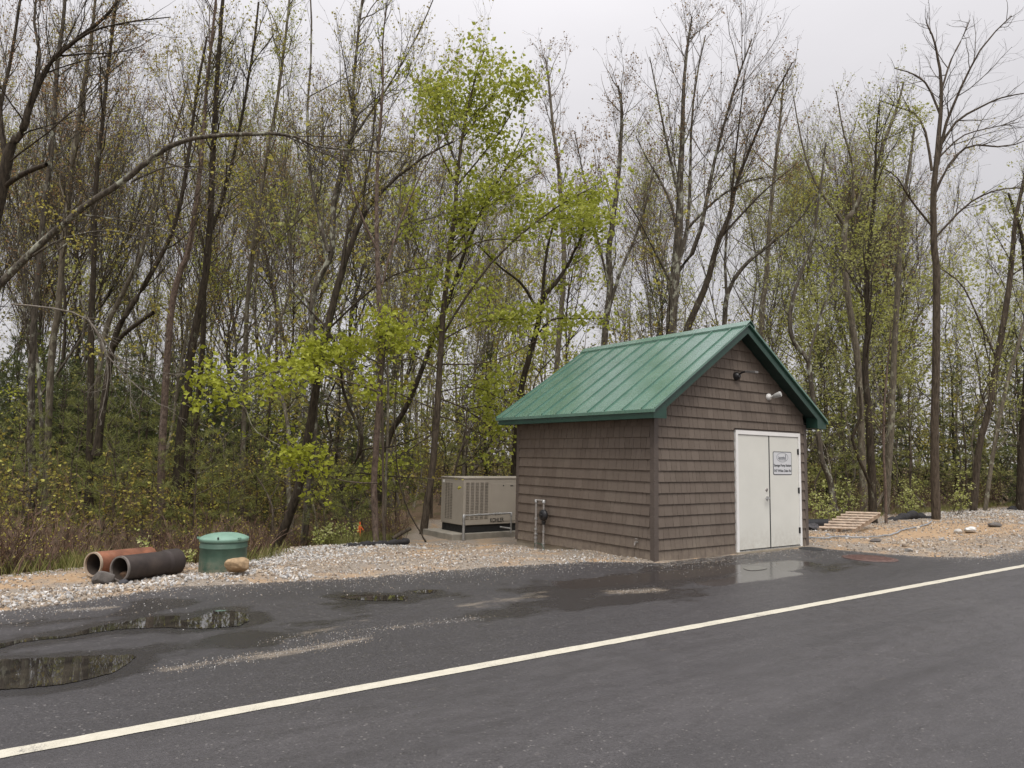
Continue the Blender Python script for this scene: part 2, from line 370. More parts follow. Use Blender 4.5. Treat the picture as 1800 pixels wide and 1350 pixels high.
def asphalt_mat():
    m, nt, b = newmat('asphalt')
    big = noise(nt, .7, 5, .6); mid = noise(nt, 7, 5, .6, stretch=(.5, 1.3, 1)); fine = noise(nt, 120, 4, .75)
    vor = N(nt, 'ShaderNodeTexVoronoi', Scale=88.0); tc = N(nt, 'ShaderNodeTexCoord'); nt.links.new(tc.outputs['Object'], vor.inputs['Vector'])
    chipc = N(nt, 'ShaderNodeSeparateColor'); nt.links.new(vor.outputs['Color'], chipc.inputs[0])
    cells = maprange(nt, chipc.outputs[2], 0, 1); o = mix(nt, mix(nt, (.024, .0225, .0235), (.060, .0565, .0585), cells), mix(nt, (.034, .032, .033), (.062, .058, .060), fine), .5)
    o = mix(nt, o, (.095, .089, .089), math_(nt, 'MULTIPLY', maprange(nt, chipc.outputs[0], .84, .95), .6))
    o = mix(nt, o, (.24, .225, .21), math_(nt, 'MULTIPLY', maprange(nt, chipc.outputs[1], .985, .992), .7))
    o = mix(nt, o, (.016, .015, .016), math_(nt, 'MULTIPLY', maprange(nt, chipc.outputs[2], .86, .95), .7))
    o = mix(nt, o, (.038, .036, .037), maprange(nt, big, .4, .66, 0, .5))
    o = mix(nt, o, (.10, .094, .096), math_(nt, 'MULTIPLY', attr(nt, 'lane'), maprange(nt, mid, .3, .7, .10, .34)))
    stk = noise(nt, 1.6, 5, .6, stretch=(.10, 1.0, 1)); o = mix(nt, o, (.030, .0285, .0295), maprange(nt, stk, .45, .68, 0, .55)); o = mix(nt, o, (.088, .083, .082), maprange(nt, noise(nt, .45, 6, .65, stretch=(.6, 1, 1)), .53, .72, 0, .45))
    dn = math_(nt, 'ADD', attr(nt, 'damp'), math_(nt, 'MULTIPLY', math_(nt, 'SUBTRACT', noise(nt, 2.6, 8, .68, stretch=(.7, 1.3, 1)), .5), 2.2))
    dmp = maprange(nt, dn, .30, .62)
    o = mix(nt, o, (.020, .0185, .0185), math_(nt, 'MULTIPLY', dmp, .72))
    sn = math_(nt, 'ADD', attr(nt, 'sand'), math_(nt, 'MULTIPLY', math_(nt, 'SUBTRACT', noise(nt, 5, 8, .72, stretch=(.45, 1.3, 1)), .5), 3.4))
    sp = math_(nt, 'MULTIPLY', maprange(nt, sn, .5, 1.25), maprange(nt, noise(nt, 120, 3, .6), .36, .60))
    o = mix(nt, o, (.36, .30, .225), math_(nt, 'MULTIPLY', sp, .85))
    nt.links.new(o, b.inputs['Base Color'])
    sh = maprange(nt, math_(nt, 'ADD', attr(nt, 'sheen'), math_(nt, 'MULTIPLY', math_(nt, 'SUBTRACT', noise(nt, 4, 5, .6), .5), .7)), .35, .65)
    r0 = maprange(nt, mid, .3, .7, .40, .54)
    r1 = N(nt, 'ShaderNodeMix'); nt.links.new(dmp, r1.inputs[0]); nt.links.new(r0, r1.inputs[2]); r1.inputs[3].default_value = .27
    r2 = N(nt, 'ShaderNodeMix'); nt.links.new(sh, r2.inputs[0]); nt.links.new(r1.outputs[0], r2.inputs[2]); r2.inputs[3].default_value = .15
    nt.links.new(r2.outputs[0], b.inputs['Roughness'])
    bs = N(nt, 'ShaderNodeMix'); nt.links.new(sh, bs.inputs[0]); bs.inputs[2].default_value = .5; bs.inputs[3].default_value = .06
    bn = N(nt, 'ShaderNodeBump', Distance=.006); nt.links.new(bs.outputs[0], bn.inputs['Strength'])
    nt.links.new(math_(nt, 'ADD', fine, math_(nt, 'MULTIPLY', vor.outputs['Distance'], .8)), bn.inputs['Height']); nt.links.new(bn.outputs[0], b.inputs['Normal'])
    b.inputs['Specular IOR Level'].default_value = .5
    return m
used, inv = np.unique(F.ravel(), return_inverse=True); F = inv.reshape(F.shape)
me = mesh_np('asphalt_road', V[used], F, asphalt_mat())
for nm, arr in (('damp', damp), ('sand', sand), ('lane', lane), ('sheen', sheen)):
    a = me.attributes.new(nm, 'FLOAT', 'POINT'); a.data.foreach_set('value', arr[used].astype(np.float32))
tag(obj('asphalt_road', me), kind='structure')

def line_mat():
    m, nt, b = newmat('worn_white_road_paint')
    o = mix(nt, (.45, .425, .34), (.57, .54, .445), maprange(nt, noise(nt, 14, 6, .65), .3, .7))
    o = mix(nt, o, (.13, .12, .11), maprange(nt, math_(nt, 'ADD', noise(nt, 130, 4, .7), math_(nt, 'MULTIPLY', math_(nt, 'SUBTRACT', noise(nt, 3.5, 5, .6), .5), .8)), .58, .72, 0, .85))
    nt.links.new(o, b.inputs['Base Color']); b.inputs['Roughness'].default_value = .6
    bump(nt, b, noise(nt, 150, 3), .35, .004); return m
lx = np.concatenate([np.arange(-110, -12, 2.), np.arange(-12, 14, .06), np.arange(14, 110, 2.)])
nz = .016*(fbm(lx, lx*0, 7, 3, 1)-.45); nz2 = .016*(fbm(lx, lx*0, 7, 3, 2)-.45)
V = np.concatenate([np.stack([lx, -3.245+nz, lx*0+.004], 1), np.stack([lx, -3.125+nz2, lx*0+.004], 1)]); n = len(lx)
i = np.arange(n-1); me = mesh_np('road_line', V, np.stack([i, i+1, i+n+1, i+n], 1), line_mat())
tag(obj('road_line', me), kind='structure')

# puddles: still water sheets with ragged outlines
mw, nt, b = newmat('puddle_water')
o_ = mix(nt, (.020, .018, .016), (.05, .044, .034), maprange(nt, noise(nt, 5, 5), .4, .7)); nt.links.new(o_, b.inputs['Base Color'])
b.inputs['Roughness'].default_value = .012; b.inputs['IOR'].default_value = 1.62; b.inputs['Specular IOR Level'].default_value = .6
bump(nt, b, noise(nt, 9, 2), .010, .01)
ms, nt, b = newmat('silty_puddle_water')
o_ = mix(nt, (.07, .06, .045), (.16, .135, .10), maprange(nt, noise(nt, 5, 5), .35, .65)); nt.links.new(o_, b.inputs['Base Color'])
b.inputs['Roughness'].default_value = .05
for k, pl in PUD.items():
    if k in 'ge': continue
    w = poly_world(pl); pts = []
    n = len(w)
    for q in range(n):                                   # Catmull-Rom outline with ragged detail
        p0, p1, p2, p3 = w[q-1], w[q], w[(q+1) % n], w[(q+2) % n]
        m_ = max(6, int(np.linalg.norm(p2-p1)/.012)); m_ = min(m_, 60)
        for t in np.arange(m_)/m_:
            pts.append(.5*((2*p1)+(-p0+p2)*t+(2*p0-5*p1+4*p2-p3)*t*t+(-p0+3*p1-3*p2+p3)*t**3))
    pts = np.array(pts); c = pts.mean(0); tan = np.roll(pts, -1, 0)-np.roll(pts, 1, 0)
    nr = np.stack([tan[:, 1], -tan[:, 0]], 1); nr /= np.linalg.norm(nr, axis=1)[:, None]+1e-9
    amp = .035*(fbm(pts[:, 0], pts[:, 1], 9, 4, 2)-.47)*2+.018*(vnoise(pts[:, 0], pts[:, 1], 60, 4)-.5)
    pts = pts+nr*amp[:, None]*(1 if k in 'ab' else .5)
    me = bpy.data.meshes.new('puddle'); me.from_pydata([(x, y, .0045) for x, y in pts], [], [tuple(range(len(pts)))])
    me.materials.append(ms if k in 'e' else mw); me.update()
    o = obj('puddle', me)
    if me.polygons[0].normal.z < 0: me.flip_normals()
    tag(o, kind='structure')

# ------------------------------------------------------------------ gravel: thousands of stones, one object
ICO_V = []; PHI = (1+5**.5)/2
for a, b2 in ((1, PHI),):
    ICO_V = np.array([(-1,PHI,0),(1,PHI,0),(-1,-PHI,0),(1,-PHI,0),(0,-1,PHI),(0,1,PHI),(0,-1,-PHI),(0,1,-PHI),(PHI,0,-1),(PHI,0,1),(-PHI,0,-1),(-PHI,0,1)], float)/math.sqrt(1+PHI**2)
ICO_F = np.array([(0,11,5),(0,5,1),(0,1,7),(0,7,10),(0,10,11),(1,5,9),(5,11,4),(11,10,2),(10,7,6),(7,1,8),(3,9,4),(3,4,2),(3,2,6),(3,6,8),(3,8,9),(4,9,5),(2,4,11),(6,2,10),(8,6,7),(9,8,1)])
def rand_rot(n, rng):
    q = rng.normal(size=(n, 4)); q /= np.linalg.norm(q, axis=1)[:, None]; w, x, y, z = q.T
    return np.stack([1-2*(y*y+z*z), 2*(x*y-z*w), 2*(x*z+y*w), 2*(x*y+z*w), 1-2*(x*x+z*z), 2*(y*z-x*w), 2*(x*z-y*w), 2*(y*z+x*w), 1-2*(x*x+y*y)], 1).reshape(n, 3, 3)
def stones(x, y, z, s, rng):
    n = len(x); B = ICO_V[None]*(1+.28*rng.normal(size=(n, 12, 1)))
    B = B*(np.stack([rng.uniform(.8, 1.4, n), rng.uniform(.7, 1.1, n), rng.uniform(.45, .9, n)], 1)[:, None])
    B = np.einsum('nij,nkj->nki', rand_rot(n, rng), B)*s[:, None, None]+np.stack([x, y, z+s*.25], 1)[:, None]
    F = (ICO_F[None]+np.arange(n)[:, None, None]*12).reshape(-1, 3)
    return B.reshape(-1, 3), F
def sample(n, x0, x1, lo, hi, rng):
    x = rng.uniform(x0, x1, n); y = lo(x)+(hi(x)-lo(x))*rng.random(n); return x, y
SX, SY, SS, ST = [], [], [], []
def put(x, y, s, white):
    n = len(x); SX.append(x); SY.append(y); SS.append(s)
    t = RNG.beta(2, 2, n)*.62; wh = RNG.random(n) < white; t = np.where(wh, .66+.34*RNG.random(n), t); ST.append(t)
L0 = lambda x: edge(x)-.12
x, y = sample(15000, -9.6, .0, L0, lambda x: np.minimum(wood(x)+.3, 5.6), RNG); put(x, y, RNG.uniform(.007, .017, len(x)), .25)
x, y = sample(9000, -9.6, -.4, L0, lambda x: np.minimum(wood(x)+.1, 5.6), RNG)
dens = fbm(x, y, 1.1, 3, 4); k = dens > .47; x, y = x[k], y[k]; put(x, y, RNG.uniform(.011, .024, len(x)), .45)
x, y = sample(2200, -6.0, -1.6, lambda x: wood(x)-1.3, lambda x: wood(x)-.1, RNG); put(x, y, RNG.uniform(.013, .028, len(x)), .8)
x, y = sample(1300, -8.6, -5.0, lambda x: edge(x)+.02, lambda x: edge(x)+.75, RNG); put(x, y, RNG.uniform(.012, .028, len(x)), .5)
x = RNG.normal(-6.50, .14, 170); y = RNG.normal(1.60, .10, 170); put(x, y, RNG.uniform(.014, .03, 170), .65)
x = RNG.normal(-5.9, .4, 260); y = RNG.normal(1.70, .14, 260); put(x, y, RNG.uniform(.014, .03, 260), .65)
x, y = sample(16000, 4.3, 19, L0, lambda x: wood(x)+.2, RNG); put(x, y, RNG.uniform(.009, .021, len(x)), .2)
x, y = sample(1500, 4.3, 22, lambda x: edge(x)+.2, lambda x: wood(x), RNG); put(x, y, RNG.uniform(.016, .036, len(x)), .2)
x, y = sample(90, 4.6, 20, lambda x: edge(x)+.3, lambda x: wood(x), RNG); put(x, y, RNG.uniform(.035, .075, 90), .3)
x = RNG.normal(17.8, 2.3, 5000); y = RNG.normal(1.9, .7, 5000); put(x, y, RNG.uniform(.015, .034, 5000), .6)
# loose grit washed on to the asphalt
x = RNG.uniform(-9.6, 9, 5200); y = edge(x)-.05-RNG.exponential(.34, 5200); k = ~((x > 0) & (x < 4.2) & (y > -.03)); put(x[k], y[k], RNG.uniform(.0028, .0065, k.sum()), .55)
for a, b_, r_, n in [((290,1178),(650,1122),.13,900),((470,1128),(860,1084),.12,500),((1075,1041),(1160,1037),.14,260),((100,1074),(190,1068),.1,260),((1150,995),(1280,984),.06,260)]:
    A = gz(*a)[:2]; B = gz(*b_)[:2]; t = RNG.random(n)[:, None]; q = A+(B-A)*t+RNG.normal(0, r_*.6, (n, 2)); put(q[:, 0], q[:, 1], RNG.uniform(.002, .0045, n), .5)
SX, SY, SS, ST = map(np.concatenate, (SX, SY, SS, ST))
inshed = (SX > -.02) & (SX < 4.22) & (SY > -.02) & (SY < 3.75); inpad = (SX > -.2) & (SY > 5.8) & (SY < 7.4) & (SX < 2.6)
zn = fbm(SX, SY, 1.3, 4, 21); sdz = np.exp(-((SX-11)/4.5)**2-((SY-.1)/.9)**2)+np.exp(-((SX+7.6)/1.2)**2-((SY-2.6)/.4)**2)+np.exp(-((SX+6.0)/.5)**2-((SY-2.75)/.3)**2)+.8*np.exp(-((SX+1.8)/1.5)**2-((SY-3.2)/.8)**2)
k = ~(inshed | inpad) & (RNG.random(len(SX)) > np.clip((zn-.50)*6, 0, .75)*(SS > .006)) & (RNG.random(len(SX)) > .8*sdz*(SS > .006)); SX, SY, SS, ST = SX[k], SY[k], SS[k], ST[k]
SZ = np.maximum(terr(SX, SY), np.where(SY < edge(SX)+.2, 0, -9))
V, F = stones(SX, SY, SZ, SS, RNG)
mg, nt, b = newmat('loose_stones')
r = ramp(nt, [(0, (.13, .105, .085)), (.25, (.27, .22, .17)), (.45, (.40, .325, .24)), (.62, (.50, .43, .34)), (.68, (.26, .255, .25)), (.82, (.42, .41, .39)), (1, (.62, .60, .565))])
nt.links.new(attr(nt, 'tint'), r.inputs[0])
o_ = mix(nt, r.outputs[0], (.25, .20, .15), maprange(nt, noise(nt, 40, 4), .5, .8, 0, .4)); nt.links.new(o_, b.inputs['Base Color']); b.inputs['Roughness'].default_value = .8
tag(obj('gravel', mesh_np('gravel', V, F, mg, False, np.repeat(ST, 20))), 'loose tan and white gravel stones along the asphalt edge', 'gravel', kind='stuff')

# ================================================================== the pump shed
W, D, HR, OF = 4.173, 3.681, .1769, .25
SL = .68; RX = W/2
def rtop(x): return 2.368+SL*(min(x, W-x)+.286)
shed = thing('shed', 'brown shingled shed with green standing seam metal roof and double white door', 'shed', (0, 0, 0))
def clip(poly, f):
    out = []
    for i in range(len(poly)):
        a, b = poly[i], poly[(i+1) % len(poly)]; fa, fb = f(a), f(b)
        if fa >= 0: out.append(a)
        if (fa >= 0) != (fb >= 0):
            t = fa/(fa-fb); out.append((a[0]+(b[0]-a[0])*t, a[1]+(b[1]-a[1])*t))
    return out
def shingle_wall(L, rows, to3, holes=(), top=None, rng=random.Random(3)):
    """to3(s, z, d): wall coordinate, height, distance outwards"""
    mb = MB(); b0 = .088
    for r in range(rows):
        z0 = r*HR; z1 = z0+HR+.012; s = b0-rng.uniform(0, .1)
        while s < L-b0:
            w = rng.choice((.09, .11, .125, .14, .16, .19)); a = max(s, b0); e = min(s+w-.0055, L-b0); s += w
            if e-a < .012: continue
            jig = rng.uniform(-.0006, .0006)
            poly = [(a, z0+jig), (e, z0+jig), (e, z1), (a, z1)]
            spans = [poly]
            for (h0, h1, hz0, hz1) in holes:
                nx_ = []
                for p in spans:
                    if not p: continue
                    zs = [q[1] for q in p]; ss = [q[0] for q in p]
                    if min(zs) >= hz1-1e-6 or max(zs) <= hz0 or max(ss) <= h0 or min(ss) >= h1: nx_.append(p); continue
                    nx_.append(clip(p, lambda q: h0-q[0])); nx_.append(clip(p, lambda q: q[0]-h1))
                    m = clip(clip(p, lambda q: q[0]-h0), lambda q: h1-q[0])
                    if m: nx_.append(clip(m, lambda q: q[1]-hz1))
                spans = [p for p in nx_ if len(p) > 2]
            tint = rng.betavariate(2, 2); th = rng.uniform(-.0007, .0007)
            for p in spans:
                if top: p = clip(clip(p, lambda q: top(q[0], 0)-q[1]), lambda q: top(q[0], 1)-q[1])
                if len(p) < 3: continue
                dd = lambda z: -.012+.023*(1-(z-z0)/(HR+.012))+th
                n = len(p); out = [to3(q[0], q[1], dd(q[1])) for q in p]; inn = [to3(q[0], q[1], -.02) for q in p]
                mb.add(out+inn, [tuple(range(n))]+[(i, n+i, n+(i+1) % n, (i+1) % n) for i in range(n)], tint)
    return mb
dx0, dx1, dz1 = 2.003, 3.933, 2.1305
gtop = lambda s, side: (2.368+SL*(s+.286) if side == 0 else 2.368+SL*(W-s+.286))-.125
shingle_wall(W, 22, lambda s, z, d: (s, -d, z), [(dx0-.012, dx1+.012, -.1, dz1+.03)], gtop).build('shingle_wall', SHINGLE, shed)
shingle_wall(D, 14, lambda s, z, d: (-d, s, z), (), lambda s, side: 2.30, random.Random(5)).build('shingle_wall', SHINGLE, shed)
shingle_wall(D, 14, lambda s, z, d: (W+d, s, z), (), lambda s, side: 2.30, random.Random(6)).build('shingle_wall', SHINGLE, shed)
shingle_wall(W, 22, lambda s, z, d: (s, D+d, z), (), gtop, random.Random(7)).build('shingle_wall', SHINGLE, shed)
mb = MB(); bw, bt = .09, .022
for cx_, cy_, sx, sy in ((0, 0, 1, 1), (0, D, 1, -1), (W, 0, -1, 1), (W, D, -1, -1)):
    mb = MB(); ztop = 2.30
    xa, xb = sorted((cx_-sx*.006, cx_+sx*bw)); ya, yb = sorted((cy_-sy*.006, cy_+sy*bt)); mb.box((xa, ya, -.01), (xb, yb, ztop))
    xa, xb = sorted((cx_-sx*.006, cx_+sx*bt)); ya, yb = sorted((cy_+sy*bt, cy_+sy*bw)); mb.box((xa, ya, -.01), (xb, yb, ztop))
    mb.build('corner_board', BOARD, shed, .003)
mb = MB()                                                          # backing behind the shingles
mb.prism([(.025, .025, 0), (W-.025, .025, 0), (W-.025, .025, 2.40), (RX, .025, rtop(RX)-.14), (.025, .025, 2.40)], (0, D-.05, 0)); mb.build('sheathing', DARKGAP, shed)
mb = MB(); mb.box((.018, .018, -.55), (W-.018, D-.018, -.004)); mb.build('foundation', CONCRETE, shed)
# roof
roof = MB()
xe = -.292; y0, y1 = -.29, D+.345; th = .022
for sgn in (0, 1):
    X = (lambda x: x) if sgn == 0 else (lambda x: W-x)
    a = [(X(xe), y0, 2.368+SL*(xe+.286)), (X(RX), y0, rtop(RX)), (X(RX), y1, rtop(RX)), (X(xe), y1, 2.368+SL*(xe+.286))]
    if sgn: a = a[::-1]
    roof.prism(a, (0, 0, -th))
    n = np.array([-SL, 0, 1.0])/math.hypot(SL, 1); 
    if sgn: n[0] *= -1
    for q in [y0+.012]+[.004+.4215*k for k in range(10)]+[y1-.012]:
        A = np.array([X(xe+.012), q, 2.368+SL*(xe+.298)]); B = np.array([X(RX-.06), q, rtop(RX-.06)])
        c = (A+B)/2; ax = (B-A)/2; hh = .0115 if y0+.1 < q < y1-.1 else .008
        roof.obox(c+n*hh, ax, (0, .0075 if hh > .01 else .011, 0), n*hh)
    roof.box((X(xe)-.006 if sgn == 0 else X(xe)-.003, y0, 2.368-.056), (X(xe)+.003 if sgn == 0 else X(xe)+.006, y1, 2.368-.024))     # drip edge
ro = roof.build('roof', ROOF, shed)
mb = MB()
for sgn in (0, 1):
    X = (lambda x: x) if sgn == 0 else (lambda x: W-x)
    yA, yB = y0-.02, y1+.035
    a = [(X(RX-.115), yA, rtop(RX-.115)+.036), (X(RX), yA, rtop(RX)+.05), (X(RX), yB, rtop(RX)+.05), (X(RX-.115), yB, rtop(RX-.115)+.036)]
    if sgn: a = a[::-1]
    mb.prism(a, (0, 0, -.012))
    xa, xb = sorted((X(RX-.117), X(RX-.111))); mb.box((xa, yA+.001, rtop(RX-.115)+.002), (xb, yB-.001, rtop(RX-.115)+.0245))
mb.build('ridge_cap', ROOF, ro)
def rake(y, t):
    for sgn in (0, 1):
        X = (lambda x: x) if sgn == 0 else (lambda x: W-x)
        zt = lambda x: 2.368+SL*(x+.286)-.026
        p = [(X(-.278), y, 2.222), (X(.011), y, 2.226), (X(.011), y, 3.808-SL*(RX-.011)), (X(RX-.0008), y, 3.808), (X(RX-.0008), y, zt(RX)), (X(-.278), y, zt(-.278))]
        if sgn: p = p[::-1]
        mb = MB(); mb.prism(p, (0, t, 0)); mb.build('rake_board', TRIM, shed)
rake(-.25, .022); rake(D+.25, .022)
for X in ((lambda x: x), (lambda x: W-x)):
    mb = MB(); xa, xb = sorted((X(-.2785), X(-.258))); mb.box((xa, -.227, 2.2215), (xb, D+.249, 2.338)); mb.build('fascia', TRIM, shed)
    mb = MB(); xa, xb = sorted((X(-.2575), X(-.003))); mb.box((xa, -.2275, 2.235), (xb, D+.2485, 2.247)); 
    mb.build('soffit', SOFFIT, shed)
    xa, xb = sorted((X(-.0025), X(.0105)))
    for ya, yb in ((-.2275, -.02), (D+.02, D+.2485)):
        mb = MB(); mb.box((xa, ya, 2.234), (xb, yb, 2.50)); mb.build('eave_return', TRIM, shed)
    for ya, yb in ((-.2275, -.001), (D+.001, D+.2495)):
        mb = MB(); p = [(X(.011), ya, 3.808-SL*(RX-.011)+.03), (X(RX), ya, 3.838), (X(RX), yb, 3.838), (X(.011), yb, 3.808-SL*(RX-.011)+.03)]
        mb.prism(p, (0, 0, .012)); mb.build('soffit', SOFFIT, shed)
# door frame, doors
mb = MB(); fy0, fy1 = -.03, .03; fw = .062
mb.box((dx0, fy0, .0), (dx0+fw, fy1, dz1)); mb.box((dx1-fw, fy0, .0), (dx1, fy1, dz1)); mb.box((dx0+fw, fy0, dz1-.075), (dx1-fw, fy1, dz1))
mb.build('door_frame', WHITE, shed, .003)
mb = MB(); mb.box((dx0-.03, -.034, dz1+.002), (dx1+.03, -.001, dz1+.014)); mb.build('door_flashing', BOARD, shed)
mb = MB(); mb.box((dx0-.02, -.045, -.10), (dx1+.01, .02, .035)); mb.build('door_sill', CONCRETE, shed, .006)
mb = MB(); mb.box((dx0+fw, -.028, .0355), (dx1-fw, .02, .052)); mb.build('threshold', STEEL, shed)
mid = (dx0+dx1)/2
mb = MB(); mb.box((mid-.013, -.0165, .053), (mid+.013, .012, dz1-.0755)); mb.build('astragal', BLACK, shed)
dl = MB(); dl.box((dx0+fw+.004, -.014, .066), (mid-.014, .028, dz1-.081)); dl = dl.build('door', CREAM, shed, .002)
dr = MB(); dr.box((mid+.014, -.014, .066), (dx1-fw-.004, .028, dz1-.081)); dr = dr.build('door', CREAM, shed, .002)
hx, hz = 2.885, .935
mb = MB(); mb.tube([(hx, -.014, hz), (hx, -.026, hz)], .036, 20); mb.tube([(hx, -.026, hz), (hx, -.072, hz)], .012, 10); mb.tube([(hx+.01, -.07, hz), (hx-.05, -.074, hz-.002), (hx-.115, -.066, hz-.006)], [.012, .011, .009], 10); mb.build('door_handle', STEEL, dl)
mb = MB(); mb.tube([(hx-.01, -.014, hz+.15), (hx-.01, -.026, hz+.15)], [.033, .026], 20); mb.build('door_lock', GALV, dl)
for z in (1.78, 1.06, .325):
    mb = MB(); mb.tube([(dx1-fw-.002, -.024, z-.055), (dx1-fw-.002, -.024, z+.055)], .011, 10); mb.box((dx1-fw-.03, -.0165, z-.052), (dx1-fw-.002, -.013, z+.052)); mb.build('hinge', BLACK, dr)
mb = MB(); ty, tz = .36, .275
mb.tube([(.0, ty, tz), (-.06, ty, tz)], .012, 10); mb.tube([(-.055, ty, tz+.01), (-.075, ty, tz-.05)], .011, 10); mb.tube([(-.035, ty, tz), (-.035, ty, tz+.05)], .006, 8); mb.tube([(-.035, ty-.025, tz+.05), (-.035, ty+.025, tz+.05)], .007, 8); mb.build('water_tap', GALV, shed)

# ---- text helper
def text_mesh(body, size, ext=.0006):
    cu = bpy.data.curves.new('lettering', 'FONT'); cu.body = body; cu.size = size; cu.align_x = 'CENTER'; cu.align_y = 'CENTER'; cu.extrude = ext; cu.offset = size*.02
    o = bpy.data.objects.new('lettering', cu); col.objects.link(o)
    dg = bpy.context.evaluated_depsgraph_get(); dg.update()
    me = bpy.data.meshes.new_from_object(o.evaluated_get(dg)); bpy.data.objects.remove(o); return me
def front_text(name, body, size, x, y, z, mat, parent, width=None, shear=0):
    me = text_mesh(body, size); co = np.zeros(len(me.vertices)*3); me.vertices.foreach_get('co', co); co = co.reshape(-1, 3)
    w = np.ptp(co[:, 0]); k = width/w if width else 1
    me.vertices.foreach_set('co', np.stack([co[:, 0]*k+shear*co[:, 1], -co[:, 2], co[:, 1]], 1).ravel().astype(np.float32))
    me.materials.clear(); me.materials.append(mat); me.update(); o = obj(name, me, parent); o.location = (x, y, z); return o
INK = plain('sign_ink', (.02, .025, .03), .5); INKB = plain('sign_ink_grey', (.10, .11, .13), .5); SIGNW = plain('sign_face', (.62, .63, .64), .4, 0, .03)
sg = thing('sign', 'pump station sign with black border on the upper half of the cream door', 'sign', (3.367, -.018, 1.35))
sx0, sx1, sz0, sz1 = -.287, .287, 0, .425
def rrect(x0, x1, z0, z1, r, y, n=6):
    out = []
    for cx_, cz_, a0 in ((x1-r, z1-r, 0), (x0+r, z1-r, 90), (x0+r, z0+r, 180), (x1-r, z0+r, 270)):
        for k in range(n+1):
            a = math.radians(a0+90*k/n); out.append((cx_+r*math.cos(a), y, cz_+r*math.sin(a)))
    return out
mb = MB(); mb.prism(rrect(sx0, sx1, sz0, sz1, .03, .0), (0, .004, 0)); mb.build('border', INK, sg)
mb = MB(); mb.prism(rrect(sx0+.013, sx1-.013, sz0+.013, sz1-.013, .022, -.0015), (0, .003, 0)); mb.build('panel', SIGNW, sg)
em = MB(); nn = 48
for rr, (rx, rz) in (((.0045), (.175, .083)),):
    P = [(-.005+rx*math.cos(2*math.pi*k/nn), -.002, .32+rz*math.sin(2*math.pi*k/nn)) for k in range(nn+1)]; em.tube(P, .0028, 6, False)
em.prism([(.082, -.003, .296), (.112, -.003, .296), (.106, -.003, .335), (.110, -.003, .352), (.097, -.003, .372), (.086, -.003, .352), (.090, -.003, .335)], (0, .001, 0))
em.prism([(.075, -.003, .366), (.10, -.003, .388), (.12, -.003, .372), (.10, -.003, .378)], (0, .001, 0))
em = em.build('emblem', INKB, sg)
front_text('lettering', 'Laconia', .066, -.035, -.0028, .316, INKB, sg, .21, .12)
front_text('lettering', 'City on the Lakes', .026, .0, -.0028, .277, INKB, sg, .23)
front_text('lettering', 'Sewage Pump Station', .066, .0, -.0028, .172, INK, sg, .53)
front_text('lettering', '547 White Oaks Rd', .066, .0, -.0028, .074, INK, sg, .52)

# ---- lamps on the gable
DKMET = plain('dark_bronze_metal', (.022, .02, .02), .4, .3, .2, 20); GREYMET = plain('grey_metal', (.22, .21, .2), .4, .5, .2, 20)
lp = thing('wall_lamp', 'dark wall lamp with a thin arm under the gable peak', 'lamp', (2.057, 0, 3.07))
mb = MB(); mb.tube([(0, .0, 0), (0, -.05, .005), (0, -.085, .01)], [.078, .072, .035], 20); mb.build('canopy', DKMET, lp)
mb = MB(); mb.tube([(0, -.07, .03), (.01, -.13, .06), (.02, -.19, .068), (.025, -.24, .062)], .016, 10); mb.build('arm', DKMET, lp)
mb = MB(); mb.obox((.03, -.31, .055), (.006, -.10, -.012), (.05, .004, 0), (0, 0, .018)); mb.build('lamp_head', GREYMET, lp, .004)
fl = thing('floodlight', 'small white bullet floodlight on the gable above the door', 'lamp', (2.99, 0, 2.765))
mb = MB(); mb.tube([(0, 0, 0), (0, -.035, 0), (0, -.055, 0)], [.062, .06, .03], 20); mb.tube([(0, -.05, 0), (.005, -.10, .01)], .016, 10); mb.build('mount', WHITE, fl)
mb = MB(); mb.tube([(.0, -.09, -.012), (.005, -.11, .0), (.015, -.17, .022), (.025, -.235, .04), (.03, -.25, .044)], [.018, .036, .045, .052, .046], 18); mb.build('lamp_head', plain('lamp_grey_white', (.5, .5, .48), .45), fl, 0)

# ---- gas pipes on the shed's long wall
gp = thing('gas_pipe', 'grey gas riser pipes with a round black regulator against the shed wall', 'gas pipe', (-.12, 2.75, -.1))
def loc(o, p): o.location = p
mb = MB(); a, c = 2.87-2.75, 2.64-2.75
mb.tube([(0, a, -.06), (0, a, .18)], .030, 14); mb.tube([(0, a, .17), (0, a, .87)], .022, 14); mb.tube([(0, a-.02, .89), (0, c+.02, .89)], .022, 14); mb.tube([(0, c, .87), (0, c, .12)], .019, 14); mb.tube([(0, c, .12), (0, c, -.07)], .021, 14)
mb.build('riser', GALV, gp)
for y, z, r in ((a, .885, .033), (c, .885, .033)): mb = MB(); mb.tube([(0, y, z-.035), (0, y, z+.012), (0, y, z+.024)], [r, r, r*.6], 14); mb.build('pipe_elbow', STEEL, gp)
for y, z, r in ((a, .55, .033), (a, .36, .034), (a, .27, .036), (a, .2, .037), (c, .33, .028), (c, .115, .032), (c, .08, .027)): mb = MB(); mb.tube([(0, y, z-.016), (0, y, z+.016)], r, 14); mb.build('pipe_union', STEEL, gp)
mb = MB(); mb.tube([(-.055, c, .63), (-.04, c, .63), (-.015, c, .63), (.015, c, .63), (.035, c, .63)], [.05, .095, .105, .105, .07], 28); mb.tube([(0, c, .52), (0, c, .46)], [.045, .03], 12); mb.tube([(-.06, c, .63), (-.075, c, .63)], [.03, .026], 14); mb.build('regulator', BLACK, gp)
mb = MB(); mb.tube([(-.02, a-.01, .02), (-.05, a-.03, .10), (-.05, a-.1, .115), (-.04, c, .10), (-.06, c-.08, .05), (-.05, c-.14, -.02)], .006, 6); mb.build('wire', plain('green_wire', (.04, .09, .06), .5), gp)

